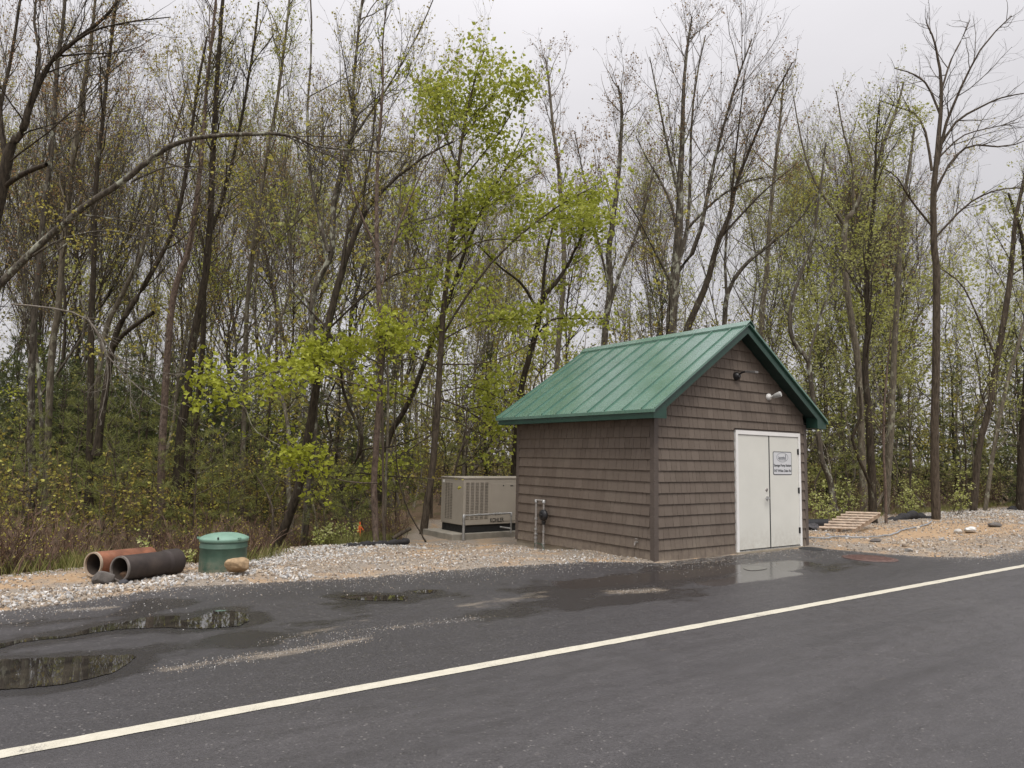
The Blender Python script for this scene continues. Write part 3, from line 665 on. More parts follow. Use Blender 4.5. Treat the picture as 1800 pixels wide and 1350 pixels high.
# ================================================================== generator on its pad
gx, gy, gzb, gzt = .222, 6.0, .036, 1.11; gL, gD = 2.25, 1.02
pad = thing('concrete_pad', 'low concrete slab under the tan generator behind the shed', 'slab', (gx, gy, -.5))
tmb = MB(); tmb.box((gx-.33, gy-.10, -.55), (gx+gL+.2, gy+gD+.25, -.137)); po = tmb.build('slab', plain('grey_pad_concrete', (.27, .25, .21), .85, 0, .2, 5, .4, .3, (.17, .15, .12)), pad, .012, (gx, gy, -.5))
gen = thing('generator', 'tan standby generator cabinet with louvres and black lettering', 'generator', (gx, gy, -.137))
O3 = (gx, gy, -.137)
mb = MB(); mb.box((gx, gy, gzb), (gx+gL, gy+gD, gzt-.035)); mb.build('cabinet', GENTAN, gen, .012, O3)
mb = MB(); mb.box((gx-.012, gy-.012, gzt-.034), (gx+gL+.012, gy+gD+.012, gzt)); mb.build('lid', GENTAN, gen, .008, O3)
mb = MB(); mb.box((gx+.03, gy+.03, -.137), (gx+gL-.03, gy+gD-.03, gzb-.001)); mb.tube([(gx+.02, gy+gD-.13, -.05), (gx+.03, gy+gD-.13, -.05)], .04, 14); mb.build('base_frame', GENDARK, gen, 0, O3)
mb = MB()
for i in range(5):
    for k in range(24):
        x0 = gx+.055+i*.128; z0 = .175+k*.0352
        mb.obox((x0+.045, gy-.003, z0), (.043, 0, 0), (0, .004, .003), (0, -.002, .0075), .5)
mb.build('louvre_slots', SLOT, gen, 0, O3); mb = MB()
for i in range(3):
    for k in range(23):
        y0 = gy+.50+i*.115; z0 = .16+k*.0362
        mb.obox((gx-.003, y0+.045, z0), (0, .040, 0), (.004, 0, .003), (-.002, 0, .0085), .5)
mb.build('louvre_slots', SLOT, gen, 0, O3)
mb = MB(); mb.box((gx+.735, gy-.008, gzb+.06), (gx+gL-.06, gy-.001, gzt-.15)); dp = mb.build('access_panel', GENTAN, gen, .006, O3)
mb = MB(); mb.tube([(gx+1.08, gy-.016, gzt-.19), (gx+1.08, gy-.008, gzt-.19)], .014, 12); mb.build('panel_latch', BLACK, dp, 0, O3); mb = MB(); mb.box((gx+1.28, gy-.013, gzt-.205), (gx+1.36, gy-.0085, gzt-.185)); mb.build('panel_latch', BLACK, dp, 0, O3)
mb = MB(); mb.box((gx-.006, gy+gD-.16, gzt-.14), (gx-.002, gy+gD-.07, gzt-.07)); mb.build('sticker', WHITE, gen, 0, O3)
t = front_text('lettering', 'KOHLER', .125, 1.135-gx, -.0095, .125+.137, plain('black_lettering', (.01, .01, .01), .5), gen, .385)
g2 = thing('gas_pipe', 'galvanised gas pipe bridge standing in front of the tan generator', 'gas pipe', (.05, 5.7, -.25))
mb = MB(); zt = .53; xL, xR = .0, 1.283
mb.tube([(xL, 0, 0), (xL, 0, zt-.03)], .032, 14); mb.tube([(xL+.02, 0, zt), (xR-.02, 0, zt+.022)], .022, 14); mb.tube([(xR, 0, zt), (xR, 0, .1)], .019, 14); mb.tube([(xR, 0, .2), (xR-.13, .25, .22)], .018, 12); mb.build('pipe_run', STEEL, g2)
for x, pp, rr_ in ((xL, (zt-.07, zt+.01, zt+.03), (.034, .036, .022)), (xR, (zt-.05, zt+.035, zt+.045), (.028, .03, .018))):
    mb = MB(); mb.tube([(x, 0, q) for q in pp], list(rr_), 14); mb.build('pipe_elbow', STEEL, g2)
for x in (.36, .42, .80, .86, .95): mb = MB(); mb.tube([(x-.02, 0, zt+.022*x/1.3), (x+.02, 0, zt+.022*x/1.3)], .031, 14); mb.build('pipe_union', STEEL, g2)

# ================================================================== odds and ends along the gravel
def noisy_rock(name, label, c, s, mat, seed, sub=4, rough=.12):
    import bmesh
    bm = bmesh.new(); bmesh.ops.create_icosphere(bm, subdivisions=sub, radius=1); rs = np.random.default_rng(seed)
    dirs = rs.normal(size=(9, 3)); dirs /= np.linalg.norm(dirs, axis=1)[:, None]; cut = rs.uniform(.62, .9, 9)
    for v in bm.verts:
        p = np.array(v.co)
        for d_, c_ in zip(dirs, cut):
            q = p@d_
            if q > c_: p = p-d_*(q-c_)*.8
        p = p*(1+rough*(fbm(p[0]+p[2]*1.7+seed, p[1]-p[2]*.8, 2.3, 4)-.47))
        v.co = Vector(p*np.array(s))
    me = bpy.data.meshes.new(name); bm.to_mesh(me); bm.free(); me.polygons.foreach_set('use_smooth', np.ones(len(me.polygons), bool)); me.materials.append(mat); me.update()
    o = obj(name, me); o.location = c; tag(o, label, 'rock'); return o
TANROCK = plain('tan_granite', (.36, .255, .15), .85, 0, .35, 14, .8, .3, (.20, .14, .085)); GREYROCK = plain('grey_granite', (.11, .098, .088), .85, 0, .35, 12, .8)
PALEROCK = plain('pale_rock', (.5, .48, .44), .8, 0, .2, 10, .6)
TD = 9.45
c = dep(417.5, 993, 9.05); noisy_rock('boulder', 'rounded tan boulder leaning against the green tank', c, (.165, .13, .105), TANROCK, 3)
c = dep(181, 1016, 8.35); noisy_rock('boulder', 'dark grey angular rock in front of the rusty orange pipe', c, (.125, .1, .095), GREYROCK, 8)
c = dep(217, 1024, 8.3); noisy_rock('boulder', 'small black stone below the mouth of the dark pipe', c, (.055, .05, .04), plain('black_stone', (.03, .03, .034), .7), 5, 3)
# green plastic tank
tb = dep(374.5, 1008, 9.22); rT = .302; hv = np.array([FW[0], FW[1], 0]); hv /= np.linalg.norm(hv); tc = np.array([tb[0], tb[1], 0])+hv*rT; tc[2] = tb[2]
GREENP = plain('weathered_green_plastic', (.065, .120, .088), .55, 0, .25, 5, .1, .4, (.13, .15, .11)); GREENL = plain('pale_green_plastic_lid', (.165, .285, .22), .5, 0, .16, 5, .05)
splash(GREENP, .22, (.30, .235, .165), .8, 11.)
tk = thing('tank', 'round green plastic tank with a pale domed lid beside the gravel', 'tank', tuple(tc))
hT = .415
mb = MB(); R = rT
mb.lathe((0, 0, 0), [(R*.99, -.1), (R*.985, .12), (R*.98, hT*.70), (R*1.0, hT*.715), (R*1.012, hT*.74), (R*1.0, hT*.765), (R*.985, hT*.78), (R*.99, hT-.01), (R*.9, hT)], 56); mb.build('tank_body', GREENP, tk)
mb = MB(); mb.lathe((0, 0, hT), [(R*1.0, -.035), (R*1.03, -.03), (R*1.045, .0), (R*1.03, .014), (R*.97, .022), (R*.85, .04), (R*.6, .062), (R*.3, .074), (.001, .078)], 56)
for k in range(3):
    a = 2*math.pi*k/3+3.0; mb.obox((R*1.05*math.cos(a), R*1.05*math.sin(a), hT+.018), (.02*math.cos(a), .02*math.sin(a), 0), (-.016*math.sin(a), .016*math.cos(a), 0), (0, 0, .012))
mb.build('tank_lid', GREENL, tk)
for k in range(3):
    a = 2*math.pi*(k+.3)/3+3.6; mb = MB(); mb.tube([(R*1.03*math.cos(a), R*1.03*math.sin(a), hT+.02), (R*1.03*math.cos(a), R*1.03*math.sin(a), hT+.045)], .012, 8); mb.build('lid_bolt', BLACK, tk)
# two drain pipes
RUST = plain('rusty_orange_pipe', (.19, .075, .04), .75, 0, .45, 6, .2, .4, (.30, .17, .11)); DKPIPE = plain('dark_grey_pipe', (.036, .027, .024), .62, 0, .35, 4, .2, .4, (.105, .078, .06)); PIPEIN = plain('pipe_inner', (.05, .038, .03), .8, 0, .4, 6)
def drain(label, pa, Da, pb, Db, ro, mat, rim, prof=None, inner=None):
    A = dep(*pa, Da); B = dep(*pb, Db); m = (A+B)/2
    t = thing('drain_pipe', label, 'pipe', tuple(m)); mb = MB()
    mb.pipe(A, B, ro, ro*.885, 48, .5, prof); o = mb.build('pipe_wall', mat, t, 0, m)
    d = (B-A)/np.linalg.norm(B-A); mb = MB(); mb.pipe(A-d*.004, A+d*.02, ro*1.004, ro*.875, 48); mb.build('rim', rim, t, 0, m)
    mb = MB(); mb.pipe(A+d*.025, B-d*.02, ro*.884, ro*.86, 48); mb.build('pipe_lining', PIPEIN, t, 0, m)
drain('dark grey drain pipe with a belled end lying on the gravel', (210, 1000), 8.45, (309, 987), 9.25, .150, DKPIPE, plain('pipe_rim_grey', (.16, .14, .125), .6, 0, .3, 12), [(0, 1), (.74, 1.0), (.79, 1.09), (1, 1.11)])
drain('rusty orange drain pipe lying behind the dark pipe', (163, 992), 8.72, (262, 981), 9.5, .148, RUST, plain('pipe_rim_tan', (.34, .27, .2), .7, 0, .3, 12))
c = dep(221, 1012, 8.62); noisy_rock('soil_clod', 'clump of brown soil inside the dark pipe mouth', c, (.08, .1, .06), plain('brown_soil', (.15, .09, .055), .95, 0, .4, 20, .8), 12, 3, .4)['category'] = 'soil'
# silt socks
def sock(label, px, r, cat='silt sock'):
    P = [gz(x, y, 0)*0+dep(x, y, D_) for x, y, D_ in px]; P = np.array(P)
    q = []
    for i in range(len(P)-1):
        for t in np.linspace(0, 1, 8, endpoint=False): q.append(P[i]*(1-t)+P[i+1]*t)
    q.append(P[-1]); q = np.array(q); rr = np.array([r*(1+.22*math.sin(i*.9)+.15*math.sin(i*2.3+1)) for i in range(len(q))]); rr[0] *= .3; rr[-1] *= .3
    mb = MB(); mb.tube(q, rr, 14); o = mb.build('silt_sock', plain('black_sock_fabric', (.022, .021, .022), .85, 0, .4, 30, .6), None, 0, q[0]); o.location = tuple(q[0])
    return tag(o, label, cat)
sock('black silt sock lying along the top of the gravel bank left of the generator', [(585, 968, 12.9), (612, 961, 13.0), (645, 957, 13.1), (675, 956, 13.3), (700, 953, 13.5), (720, 951, 13.7)], .055)
sock('black silt sock humped in front of the brown trunks right of the pallet', [(1562, 919, 19.6), (1585, 911, 19.9), (1605, 905, 20.1), (1622, 911, 20.3), (1640, 917, 20.5)], .11)
sock('black silt sock past the gravel mound at the edge of the view', [(1775, 902, 24), (1795, 894, 24.3), (1830, 890, 24.6)], .16)
# log and stake at the bank
mb = MB(); A = dep(690, 947, 13.5); B = dep(722, 929, 13.7); mb.tube([A, (A+B)/2+np.array([0, 0, .01]), B], [.036, .04, .032], 10); o = mb.build('log', BARK, None, 0, A); o.location = tuple(A); tag(o, 'short dark log sticking up from the gravel bank', 'log')
fgm = plain('orange_ribbon', (.75, .14, .03), .6)
st = thing('marker_stake', 'thin stake with orange flagging ribbon at the edge of the wood', 'stake', tuple(dep(631, 950, 14.0)))
A = dep(631, 950, 14.0); mb = MB(); mb.tube([(0, 0, -.1), (.0, 0, .36)], .012, 6); mb.build('stake', BARK_BROWN, st)
mb = MB(); u = RT*.022
for k, (h0, h1, s) in enumerate(((.36, .08, .2), (.34, .16, -.9), (.30, .20, 1.4))):
    mb.prism([(-.014+s*.0, -.016, h0), (.014, -.016, h0), (.014+.05*s, -.03, h1), (-.012+.05*s, -.03, h1)], (0, .004, 0))
mb.build('ribbon', fgm, st)
# pallet
PALW = plain('weathered_pallet_wood', (.37, .285, .21), .8, 0, .28, 9, .4, .5, (.26, .19, .14))
Pn = [gz(1438, 928, .10), gz(1503, 930, .10)]; a0 = Pn[0]; ex = Pn[1]-Pn[0]; Lp = np.linalg.norm(ex); ex /= Lp
far = dep(1466, 902, (a0-CAM)@FW+1.0); ey = far-a0; Lq = np.linalg.norm(ey); ey /= Lq; ey = ey-ex*(ey@ex)*.55; ey /= np.linalg.norm(ey); ez = np.cross(ex, ey)
pl = thing('pallet', 'weathered wooden pallet propped up beside the shed', 'pallet', tuple(a0))
for k in range(7):
    t = .05+k*(Lq-.1)/6; sk = (far-a0)@ex*(t/Lq)
    mb = MB(); c = ey*t+ex*(Lp/2+sk+random.uniform(-.02, .02)); mb.obox(c, ex*Lp/2, ey*.052+ex*.0, ez*.011, random.random()); mb.build('deck_board', PALW, pl)
for q in (.06, .5, .94):
    mb = MB(); sk = (far-a0)@ex; c = ey*Lq/2+ex*(Lp*q+sk/2)-ez*.061; mb.obox(c, ey*Lq/2+ex*sk/2*.98, ex*.02, ez*.049, .4); mb.build('stringer', PALW, pl)
mb = MB(); A = dep(1405, 922, 17.0); B = dep(1452, 921, 17.6); P = [A+(B-A)*t for t in np.linspace(0, 1, 60)]; mb.tube(P, [.12*(1+.05*(k % 2)) for k in range(60)], 20); o = mb.build('culvert_pipe', BLACK, None, 0, A); o.location = tuple(A); tag(o, 'black corrugated pipe end under the pallet corner', 'pipe')
# hose
hp = [(1405, 947), (1424, 947.5), (1446, 948.5), (1462, 945), (1482, 944), (1510, 943.5), (1540, 943), (1557, 941.5), (1572, 937), (1588, 932), (1600, 928.5), (1616, 926), (1630, 922.5), (1637, 919)]
P = []
for x, y in hp:
    q = gz(x, y, .05); q[2] = max(float(terr(q[0], q[1]))+.03, .0); P.append(q)
P = np.array(P); q = []
for i in range(len(P)-1):
    for t in np.linspace(0, 1, 6, endpoint=False): q.append(P[i]*(1-t)+P[i+1]*t)
q = np.array(q+[P[-1]]); q[:, 2] = np.maximum(terr(q[:, 0], q[:, 1])+.035, .02)
mb = MB(); mb.tube(q, .015, 8); o = mb.build('hose', plain('faded_blue_hose', (.25, .28, .31), .7, 0, .3, 2, 0, .3, (.36, .32, .27)), None, 0, q[0]); o.location = tuple(q[0]); tag(o, 'faded blue discharge hose snaking over the gravel right of the shed', 'hose')
c = gz(1706, 937, 0); c = np.array([c[0], c[1], float(terr(c[0], c[1]))+.07]); o = noisy_rock('plastic_scrap', 'crumpled white plastic scrap lying on orange sand', c, (.2, .12, .06), plain('white_plastic_scrap', (.62, .61, .58), .6), 21, 4, 1.1); o['category'] = 'scrap'
c = gz(1684, 938, 0); c = np.array([c[0], c[1], float(terr(c[0], c[1]))+.05]); noisy_rock('rock', 'small pale rock beside the white plastic scrap', c, (.09, .09, .08), PALEROCK, 31, 3)
c = gz(1751, 929, 0); c = np.array([c[0], c[1], float(terr(c[0], c[1]))+.05]); noisy_rock('rock', 'flat dark rock on the sand below the gravel mound', c, (.26, .16, .07), GREYROCK, 33, 3)
c = gz(1540, 955, 0); c = np.array([c[0], c[1], float(terr(c[0], c[1]))+.03]); noisy_rock('rock', 'dark flat stone between the blue hose and the manhole cover', c, (.17, .1, .04), GREYROCK, 35, 3)
c = gz(1423, 935, 0); c = np.array([c[0]+.2, c[1], float(terr(c[0], c[1]))+.05]); noisy_rock('rock', 'dark jagged rubble block at the shed corner beside the hose', c, (.22, .16, .10), plain('dark_rubble', (.05, .047, .05), .8, 0, .4, 12, .6), 41, 4, .8)
# manhole cover
mc = (gz(1487, 979)+gz(1572, 985))/2; mr = .43
mh = thing('manhole_cover', 'round rust coloured manhole cover in the asphalt edge', 'manhole cover', (mc[0], mc[1], .0))
RUSTI = plain('rusted_iron', (.125, .07, .056), .7, .1, .35, 16, .5, .5, (.10, .055, .045))
mb = MB(); mb.lathe((0, 0, 0), [(mr*.86, .012), (mr*.99, .012), (mr, .004)], 48); mb.build('frame_ring', plain('iron_ring', (.10, .06, .05), .6, .2, .3, 16), mh)
mb = MB(); mb.lathe((0, 0, 0), [(.001, .02), (mr*.84, .018), (mr*.855, .008)], 48)
for i in range(-5, 6):
    for j in range(-5, 6):
        if math.hypot(i, j) < 5.3: mb.obox((i*.065, j*.065, .0205), (.018, .0, 0), (0, .018, 0), (0, 0, .003))
mb.build('lid', RUSTI, mh)
c = gz(1392, 983); fc = thing('valve_cover', 'small black patched ring by the door corner', 'cover', (c[0]+.35, c[1]+.2, 0)); fc.location = (3.92, -.22, 0)
mb = MB(); mb.lathe((0, 0, 0), [(.001, .025), (.12, .025), (.19, .018), (.25, .004)], 28); mb.build('cover', plain('tar_patch', (.02, .02, .02), .7, 0, .3, 20, .6), fc)

# ================================================================== trees
def norm(a): return a/(np.linalg.norm(a, axis=-1, keepdims=True)+1e-9)
def grow(rng, S, Dr, L, R0, K, wob, up, tip=.25):
    n = len(S); P = np.zeros((n, K+1, 3)); P[:, 0] = S; d = norm(Dr); st = (L/K)[:, None]
    for k in range(K):
        P[:, k+1] = P[:, k]+d*st
        d = norm(d+wob*rng.normal(size=(n, 3))+np.array([0, 0, up]))
    R = R0[:, None]*(1-(1-tip)*np.linspace(0, 1, K+1)[None]); return P, R
def spawn(rng, P, R, dens, t0, t1, ang, asd, lf, lmin, rr, flat=0., az=None):
    """children along polylines: returns start, dir, length, radius"""
    if len(P) == 0: return None
    n, K1 = R.shape; seg = np.linalg.norm(np.diff(P, axis=1), axis=2); L = seg.sum(1)
    cnt = rng.poisson(dens*L*(t1-t0)); idx = np.repeat(np.arange(n), cnt); m = len(idx)
    if m == 0: return None
    t = rng.uniform(t0, t1, m); f = t*(K1-1); i = np.minimum(f.astype(int), K1-2); u = (f-i)[:, None]
    A = P[idx, i]; B = P[idx, i+1]; S = A+(B-A)*u; T = norm(B-A)
    q = rng.normal(size=(m, 3)); q[:, 2] *= (1-flat); q = norm(q-T*np.sum(q*T, 1, keepdims=True))
    a = np.clip(rng.normal(ang, asd, m), .15, 1.6)[:, None]; Dr = T*np.cos(a)+q*np.sin(a)
    ln = np.maximum(lf(L[idx], t)*rng.uniform(.55, 1.3, m), lmin); rp = R[idx, i]*(1-u[:, 0])+R[idx, i+1]*u[:, 0]
    return S, Dr, ln, np.minimum(rp*.62, rr*np.sqrt(ln)*rng.uniform(.8, 1.2, m))
def tubes(P, R, sides):
    n, K1, _ = P.shape; T = norm(np.gradient(P, axis=1)); ref = np.where(np.abs(T[..., 2:3]) > .85, np.array([1., 0, 0]), np.array([0, 0, 1.]))
    U = norm(np.cross(T, ref)); Wv = np.cross(T, U); a = np.arange(sides)*2*math.pi/sides
    V = P[:, :, None]+R[:, :, None, None]*(U[:, :, None]*np.cos(a)[None, None, :, None]+Wv[:, :, None]*np.sin(a)[None, None, :, None])
    b = (np.arange(n)[:, None, None]*K1+np.arange(K1-1)[None, :, None])*sides; j = np.arange(sides)[None, None]; j2 = (j+1) % sides
    F = np.stack([b+j, b+j2, b+sides+j2, b+sides+j], -1).reshape(-1, 4); return V.reshape(-1, 3), F
def leaves(rng, C, s, droop=.3, asp=.75):
    n = len(C); u = rng.normal(size=(n, 3)); u[:, 2] = u[:, 2]*.5-droop; u = norm(u); w = norm(np.cross(u, rng.normal(size=(n, 3))))
    s = s[:, None]; c = np.cross(u, w)*.18*s
    V = np.stack([C-w*s*.12, C+u*s*.45+w*s*asp*.5+c, C+u*s, C+u*s*.45-w*s*asp*.5+c], 1).reshape(-1, 3)
    return V, np.arange(n*4).reshape(n, 4)
def cat(parts):
    V = []; F = []; o = 0
    for v, f in parts: V.append(v); F.append(f+o); o += len(v)
    return np.concatenate(V), np.concatenate(F)
def smooth_poly(pts, r, n):
    pts = np.asarray(pts, float); r = np.asarray(r, float); m = len(pts); s = np.linspace(0, m-1, n); P = []; Q = []
    for x in s:
        i = min(int(x), m-2); t = x-i; p0 = pts[max(i-1, 0)]; p1 = pts[i]; p2 = pts[i+1]; p3 = pts[min(i+2, m-1)]
        P.append(.5*(2*p1+(-p0+p2)*t+(2*p0-5*p1+4*p2-p3)*t*t+(-p0+3*p1-3*p2+p3)*t**3)); Q.append(r[i]*(1-t)+r[i+1]*t)
    return np.array(P), np.array(Q)

def tree_meshes(seed, trunk, rad, limbs=(), d1=2.2, t1=(.32, .97), l1=.27, a1=.58, up1=.11, d2=2.8, d3=4.5, d4=3.9, up=.12, wob=.085,
                bark=None, twig=None, leaf=None, nleaf=3.4, sleaf=.052, clump=1, lmul=1.0, ang=.55, droop=.2, leafT=(.0, 1.0), lowleaf=None, l2=.48, fine=1.0, base=None, rr2=.0085, flat=0., patchy=True):
    """trunk (n,3) world/local points, rad (n): returns trunk mesh and crown mesh relative to base"""
    rng = np.random.default_rng(seed); trunk = np.asarray(trunk, float); base = trunk[0] if base is None else base; trunk = trunk-base
    TP, TR = smooth_poly(trunk, rad, max(14, 3*len(trunk)))
    j = np.cumsum(rng.normal(size=TP.shape), 0)*.008; TP = TP+j-j[0]
    H = np.linalg.norm(np.diff(TP, axis=0), axis=1).sum()
    # root flare
    TR = TR*(1+.55*np.exp(-np.arange(len(TR))*H/len(TR)/.22))
    tp = [tubes(TP[None], TR[None], 9)]; L1P = []; L1R = []
    K1 = 8
    for lp, lr in limbs:
        p, r = smooth_poly(np.asarray(lp)-base, lr, K1+1); L1P.append(p); L1R.append(r)
    c = spawn(rng, TP[None], TR[None], d1, t1[0], t1[1], a1, .26, lambda L, t: l1*H*(1.12-.78*t), .5, .0115)
    if c:
        P, R = grow(rng, *c, K1, wob*1.45, up1, .22); L1P += list(P); L1R += list(R)
    L1P = np.array(L1P); L1R = np.array(L1R)
    tp.append(tubes(L1P, L1R, 6)); trV, trF = cat(tp)
    crown = []; tips = []
    def lvl(P, R, dens, t0, f, lmin, K, sides, rr, w, u, keep=True):
        c = spawn(rng, P, R, dens, t0, 1., ang, .2, f, lmin, rr, flat)
        if c is None: return np.zeros((0, K+1, 3)), np.zeros((0, K+1))
        p, r = grow(rng, *c, K, w, u, .3); r = np.maximum(r, .0022); crown.append(tubes(p, r, sides)); return p, r
    top = (TP[None, len(TP)*2//3:], TR[None, len(TP)*2//3:])
    A = lvl(L1P, L1R, d2, .18, lambda L, t: l2*L*(1.1-.7*t), .3, 5, 4, rr2, wob*1.1, up)
    A2 = lvl(*top, 5., .1, lambda L, t: .5+1.2*(1-t), .3, 5, 4, rr2, wob, up)
    A = (np.concatenate([A[0], A2[0]]), np.concatenate([A[1], A2[1]]))
    B = lvl(A[0], A[1], d3, .15, lambda L, t: .5*L*(1.1-.6*t), .18, 4, 3, .0055, wob*1.3, up*.9)
    B2 = lvl(L1P, L1R, d3*.35, .35, lambda L, t: .30*L**.5*(1.3-.6*t)+.1, .2, 4, 3, .0055, wob*1.3, up*.9)
    B = (np.concatenate([B[0], B2[0]]), np.concatenate([B[1], B2[1]]))
    C = lvl(B[0], B[1], d4*fine, .1, lambda L, t: .18+.35*L*(1-.5*t), .10, 2, 3, .0042, wob*1.5, up*.6)
    mats = [twig]
    V, F = cat(crown); nt_ = len(F); tint = rng.random(len(F)); mi = np.zeros(len(F), int)
    if leaf is not None and nleaf > 0:
        ends = np.concatenate([B[0][:, -1], C[0][:, -1], C[0][:, 1], B[0][:, 2]]); z = ends[:, 2]; zz = (z-z.min())/(np.ptp(z)+1e-6)
        k = (zz >= leafT[0]) & (zz <= leafT[1]); ends = ends[k]
        patch = fbm(ends[:, 0]*1.0+seed*3, ends[:, 2]+ends[:, 1]*.7, .9, 3, seed % 50)
        cnt = rng.poisson(nleaf*(np.clip((patch-.28)*3.2, .1, 2.2) if patchy else np.full(len(ends), .8))); e = np.repeat(ends, cnt, 0)
        tb = np.repeat(rng.random(len(ends)), cnt)
        e = e+rng.normal(size=e.shape)*np.array([sleaf*clump, sleaf*clump, sleaf*clump*.6]); lv, lf_ = leaves(rng, e, sleaf*rng.uniform(.45, 1.4, len(e))*lmul, droop)
        tint = np.concatenate([tint, np.clip(.55*tb+.45*rng.random(len(e)), 0, 1)]); F = np.concatenate([F, lf_+len(V)]); V = np.concatenate([V, lv]); mi = np.concatenate([mi, np.ones(len(e), int)]); mats = [twig, leaf]
    sm = np.zeros(len(F), bool); sm[:nt_] = True
    return mesh_np('trunk', trV, trF, bark, True), mesh_np('crown', V, F, mats, sm, tint, mi), base
def plant(name, label, catg, meshes, loc=None, rot=0, scale=1, group=None):
    a, b_, base = meshes; t = thing(name, label, catg, tuple(base if loc is None else loc), group)
    t.rotation_euler = (0, 0, rot); t.scale = (scale,)*3; obj('trunk', a, t); obj('crown', b_, t); return t
def sk(px, D, drift=0.):
    """photo polyline at depth D (drift = metres further per unit of the way)"""
    n = len(px); return np.array([dep(x, y, D+drift*i/(n-1)) for i, (x, y) in enumerate(px)])
def rw(wpx, D): return np.array(wpx, float)*.42*D/FPX
SK = []
def sketch(label, seed, D, px, w, bark, twig, leaf, limbs=(), drift=0., catg='tree', name='bare_tree', **kw):
    P = sk(px, D, drift); ww = np.interp(np.linspace(0, 1, len(px)), np.linspace(0, 1, len(w)), w); R = rw(ww, D)
    LB = []
    for lpx, lw, dr in limbs:
        q = sk(lpx, D, dr); LB.append((q, rw(np.interp(np.linspace(0, 1, len(lpx)), [0, 1], lw), D)))
    return plant(name, label, catg, tree_meshes(seed, P, R, LB, bark=bark, twig=twig, leaf=leaf, **kw))
B_, BG, BP, BL, BB = BARK, BARK_GREY, BARK_PINK, BARK_LICHEN, BARK_BROWN
# --- left side
sketch('thick black limbed tree cut by the top left corner of the view', 1, 13.5, [(-95,980),(-60,760),(-25,500),(0,363),(13,293),(22,258),(42,228),(57,180),(90,110),(133,70),(190,20),(230,-40)], [34,26,20,13,8,4], B_, TWIG, BUD_RED,
       [([(6,330),(30,312),(58,298),(82,289)], (11,9), -.3), ([(57,180),(70,100),(60,30),(75,-60)], (9,4), .8), ([(13,293),(0,200),(20,100),(40,-30)], (11,5), .6), ([(90,110),(150,60),(220,40),(300,30)], (6,2), -.6)], d1=1.7, l1=.28, nleaf=2.2, sleaf=.04, name='bare_tree')
sketch('mottled trunk arching low from the left over the dark pines', 2, 12.0, [(-190,830),(-120,640),(-60,560),(0,508),(57,450),(143,377),(200,343),(253,303),(283,283),(317,263),(360,250),(450,244),(500,243),(533,248),(567,263),(640,268),(720,272)], [26,20,15,13,12,10.5,9.5,8,5.5,4,2], BL, TWIG, BUD_OLIVE,
       [([(283,283),(330,298),(400,328),(460,362)], (4,1.5), -.5), ([(143,377),(200,385),(270,398),(330,425)], (4,2), .5), ([(230,320),(300,292),(370,300),(440,330)], (4,1.5), .8), ([(57,450),(110,420),(190,405),(260,420)], (5,2), -.8)], d1=.8, t1=(.3, .98), l1=.13, a1=.9, up1=.02, up=.03, nleaf=1.62, sleaf=.05, clump=1.5, d2=1.8)
sketch('dark spotted trunk rising behind the brush by the left edge', 3, 16.5, [(36,990),(41,955),(57,857),(53,776),(57,654),(65,531),(75,450),(85,350),(98,240),(105,120),(118,20),(120,-90)], [22,18,13,11,10,8,5], BL, TWIG, BUD_RED, d1=2.3, nleaf=1.53, sleaf=.05)
sketch('slim grey trunk just right of the dark spotted one', 4, 18, [(80,900),(90,633),(102,531),(108,450),(118,350),(130,250),(142,150),(160,40),(170,-60)], [14,12,10,8,4], BG, TWIG, BUD_RED, d1=2.3, nleaf=1.53, sleaf=.05)
sketch('dark trunk standing behind the pale fallen branches', 5, 17.5, [(156,900),(159,694),(163,531),(167,450),(172,330),(187,200),(200,80),(215,-40)], [14,12,10,7,4], B_, TWIG, BUD_OLIVE, d1=2.3, nleaf=1.53, sleaf=.052)
sketch('leaning slim trunk crossing above the pale fallen branches', 6, 19, [(160,780),(183,593),(212,523),(244,462),(262,400),(280,330),(305,240),(330,150)], [11,10,8,5,3], BG, TWIG, BUD_RED, d1=2.3, nleaf=1.53, sleaf=.05)
sketch('leaning dark trunk with a thick broken snag on its lower side', 7, 16, [(170,800),(200,605),(228,544),(261,491),(300,420),(325,350),(340,260),(352,170),(372,60)], [13,11,9,7,4], B_, TWIG, BUD_OLIVE, [([(199,612),(215,590),(240,570),(270,549)], (10,8), -.5)], d1=2.3, nleaf=1.71, sleaf=.055)
sketch('tall tree with a bare pinkish brown lower trunk above the pines', 8, 17, [(283,960),(285,788),(291,670),(297,584),(301,531),(318,474),(326,450),(340,370),(350,290),(356,200),(364,110),(374,20),(380,-50)], [17,14,13,11,9,6,4], BP, TWIG, BUD_OLIVE, d1=2.3, t1=(.45, .98), nleaf=1.71, sleaf=.055)
sketch('thick dark trunk left of the lime coloured leaf spray', 9, 17.5, [(310,900),(318,764),(330,694),(336,625),(346,572),(358,511),(367,450),(372,350),(377,250),(384,150),(392,40),(398,-60)], [22,18,15,13,10,6], B_, TWIG, BUD_OLIVE, d1=2.3, t1=(.45, .98), nleaf=1.71, sleaf=.055)
sketch('narrow dark trunk ending behind the green tank', 10, 18.5, [(330,960),(338,817),(350,694),(358,593),(360,490),(366,420),(395,330),(420,220),(440,110),(455,0)], [13,11,9,6,4], B_, TWIG, BUD_OLIVE, d1=2.3, t1=(.4, .98), nleaf=1.71, sleaf=.055)
sketch('slim grey tree with lime buds between the tank and the leaning trunk', 11, 20, [(425,960),(428,800),(432,650),(440,500),(452,400),(470,280),(490,160),(505,40),(515,-50)], [11,9,7,4], BG, TWIG_GREY, LEAF_YELLOW, d1=1.6, nleaf=1.44, sleaf=.055)
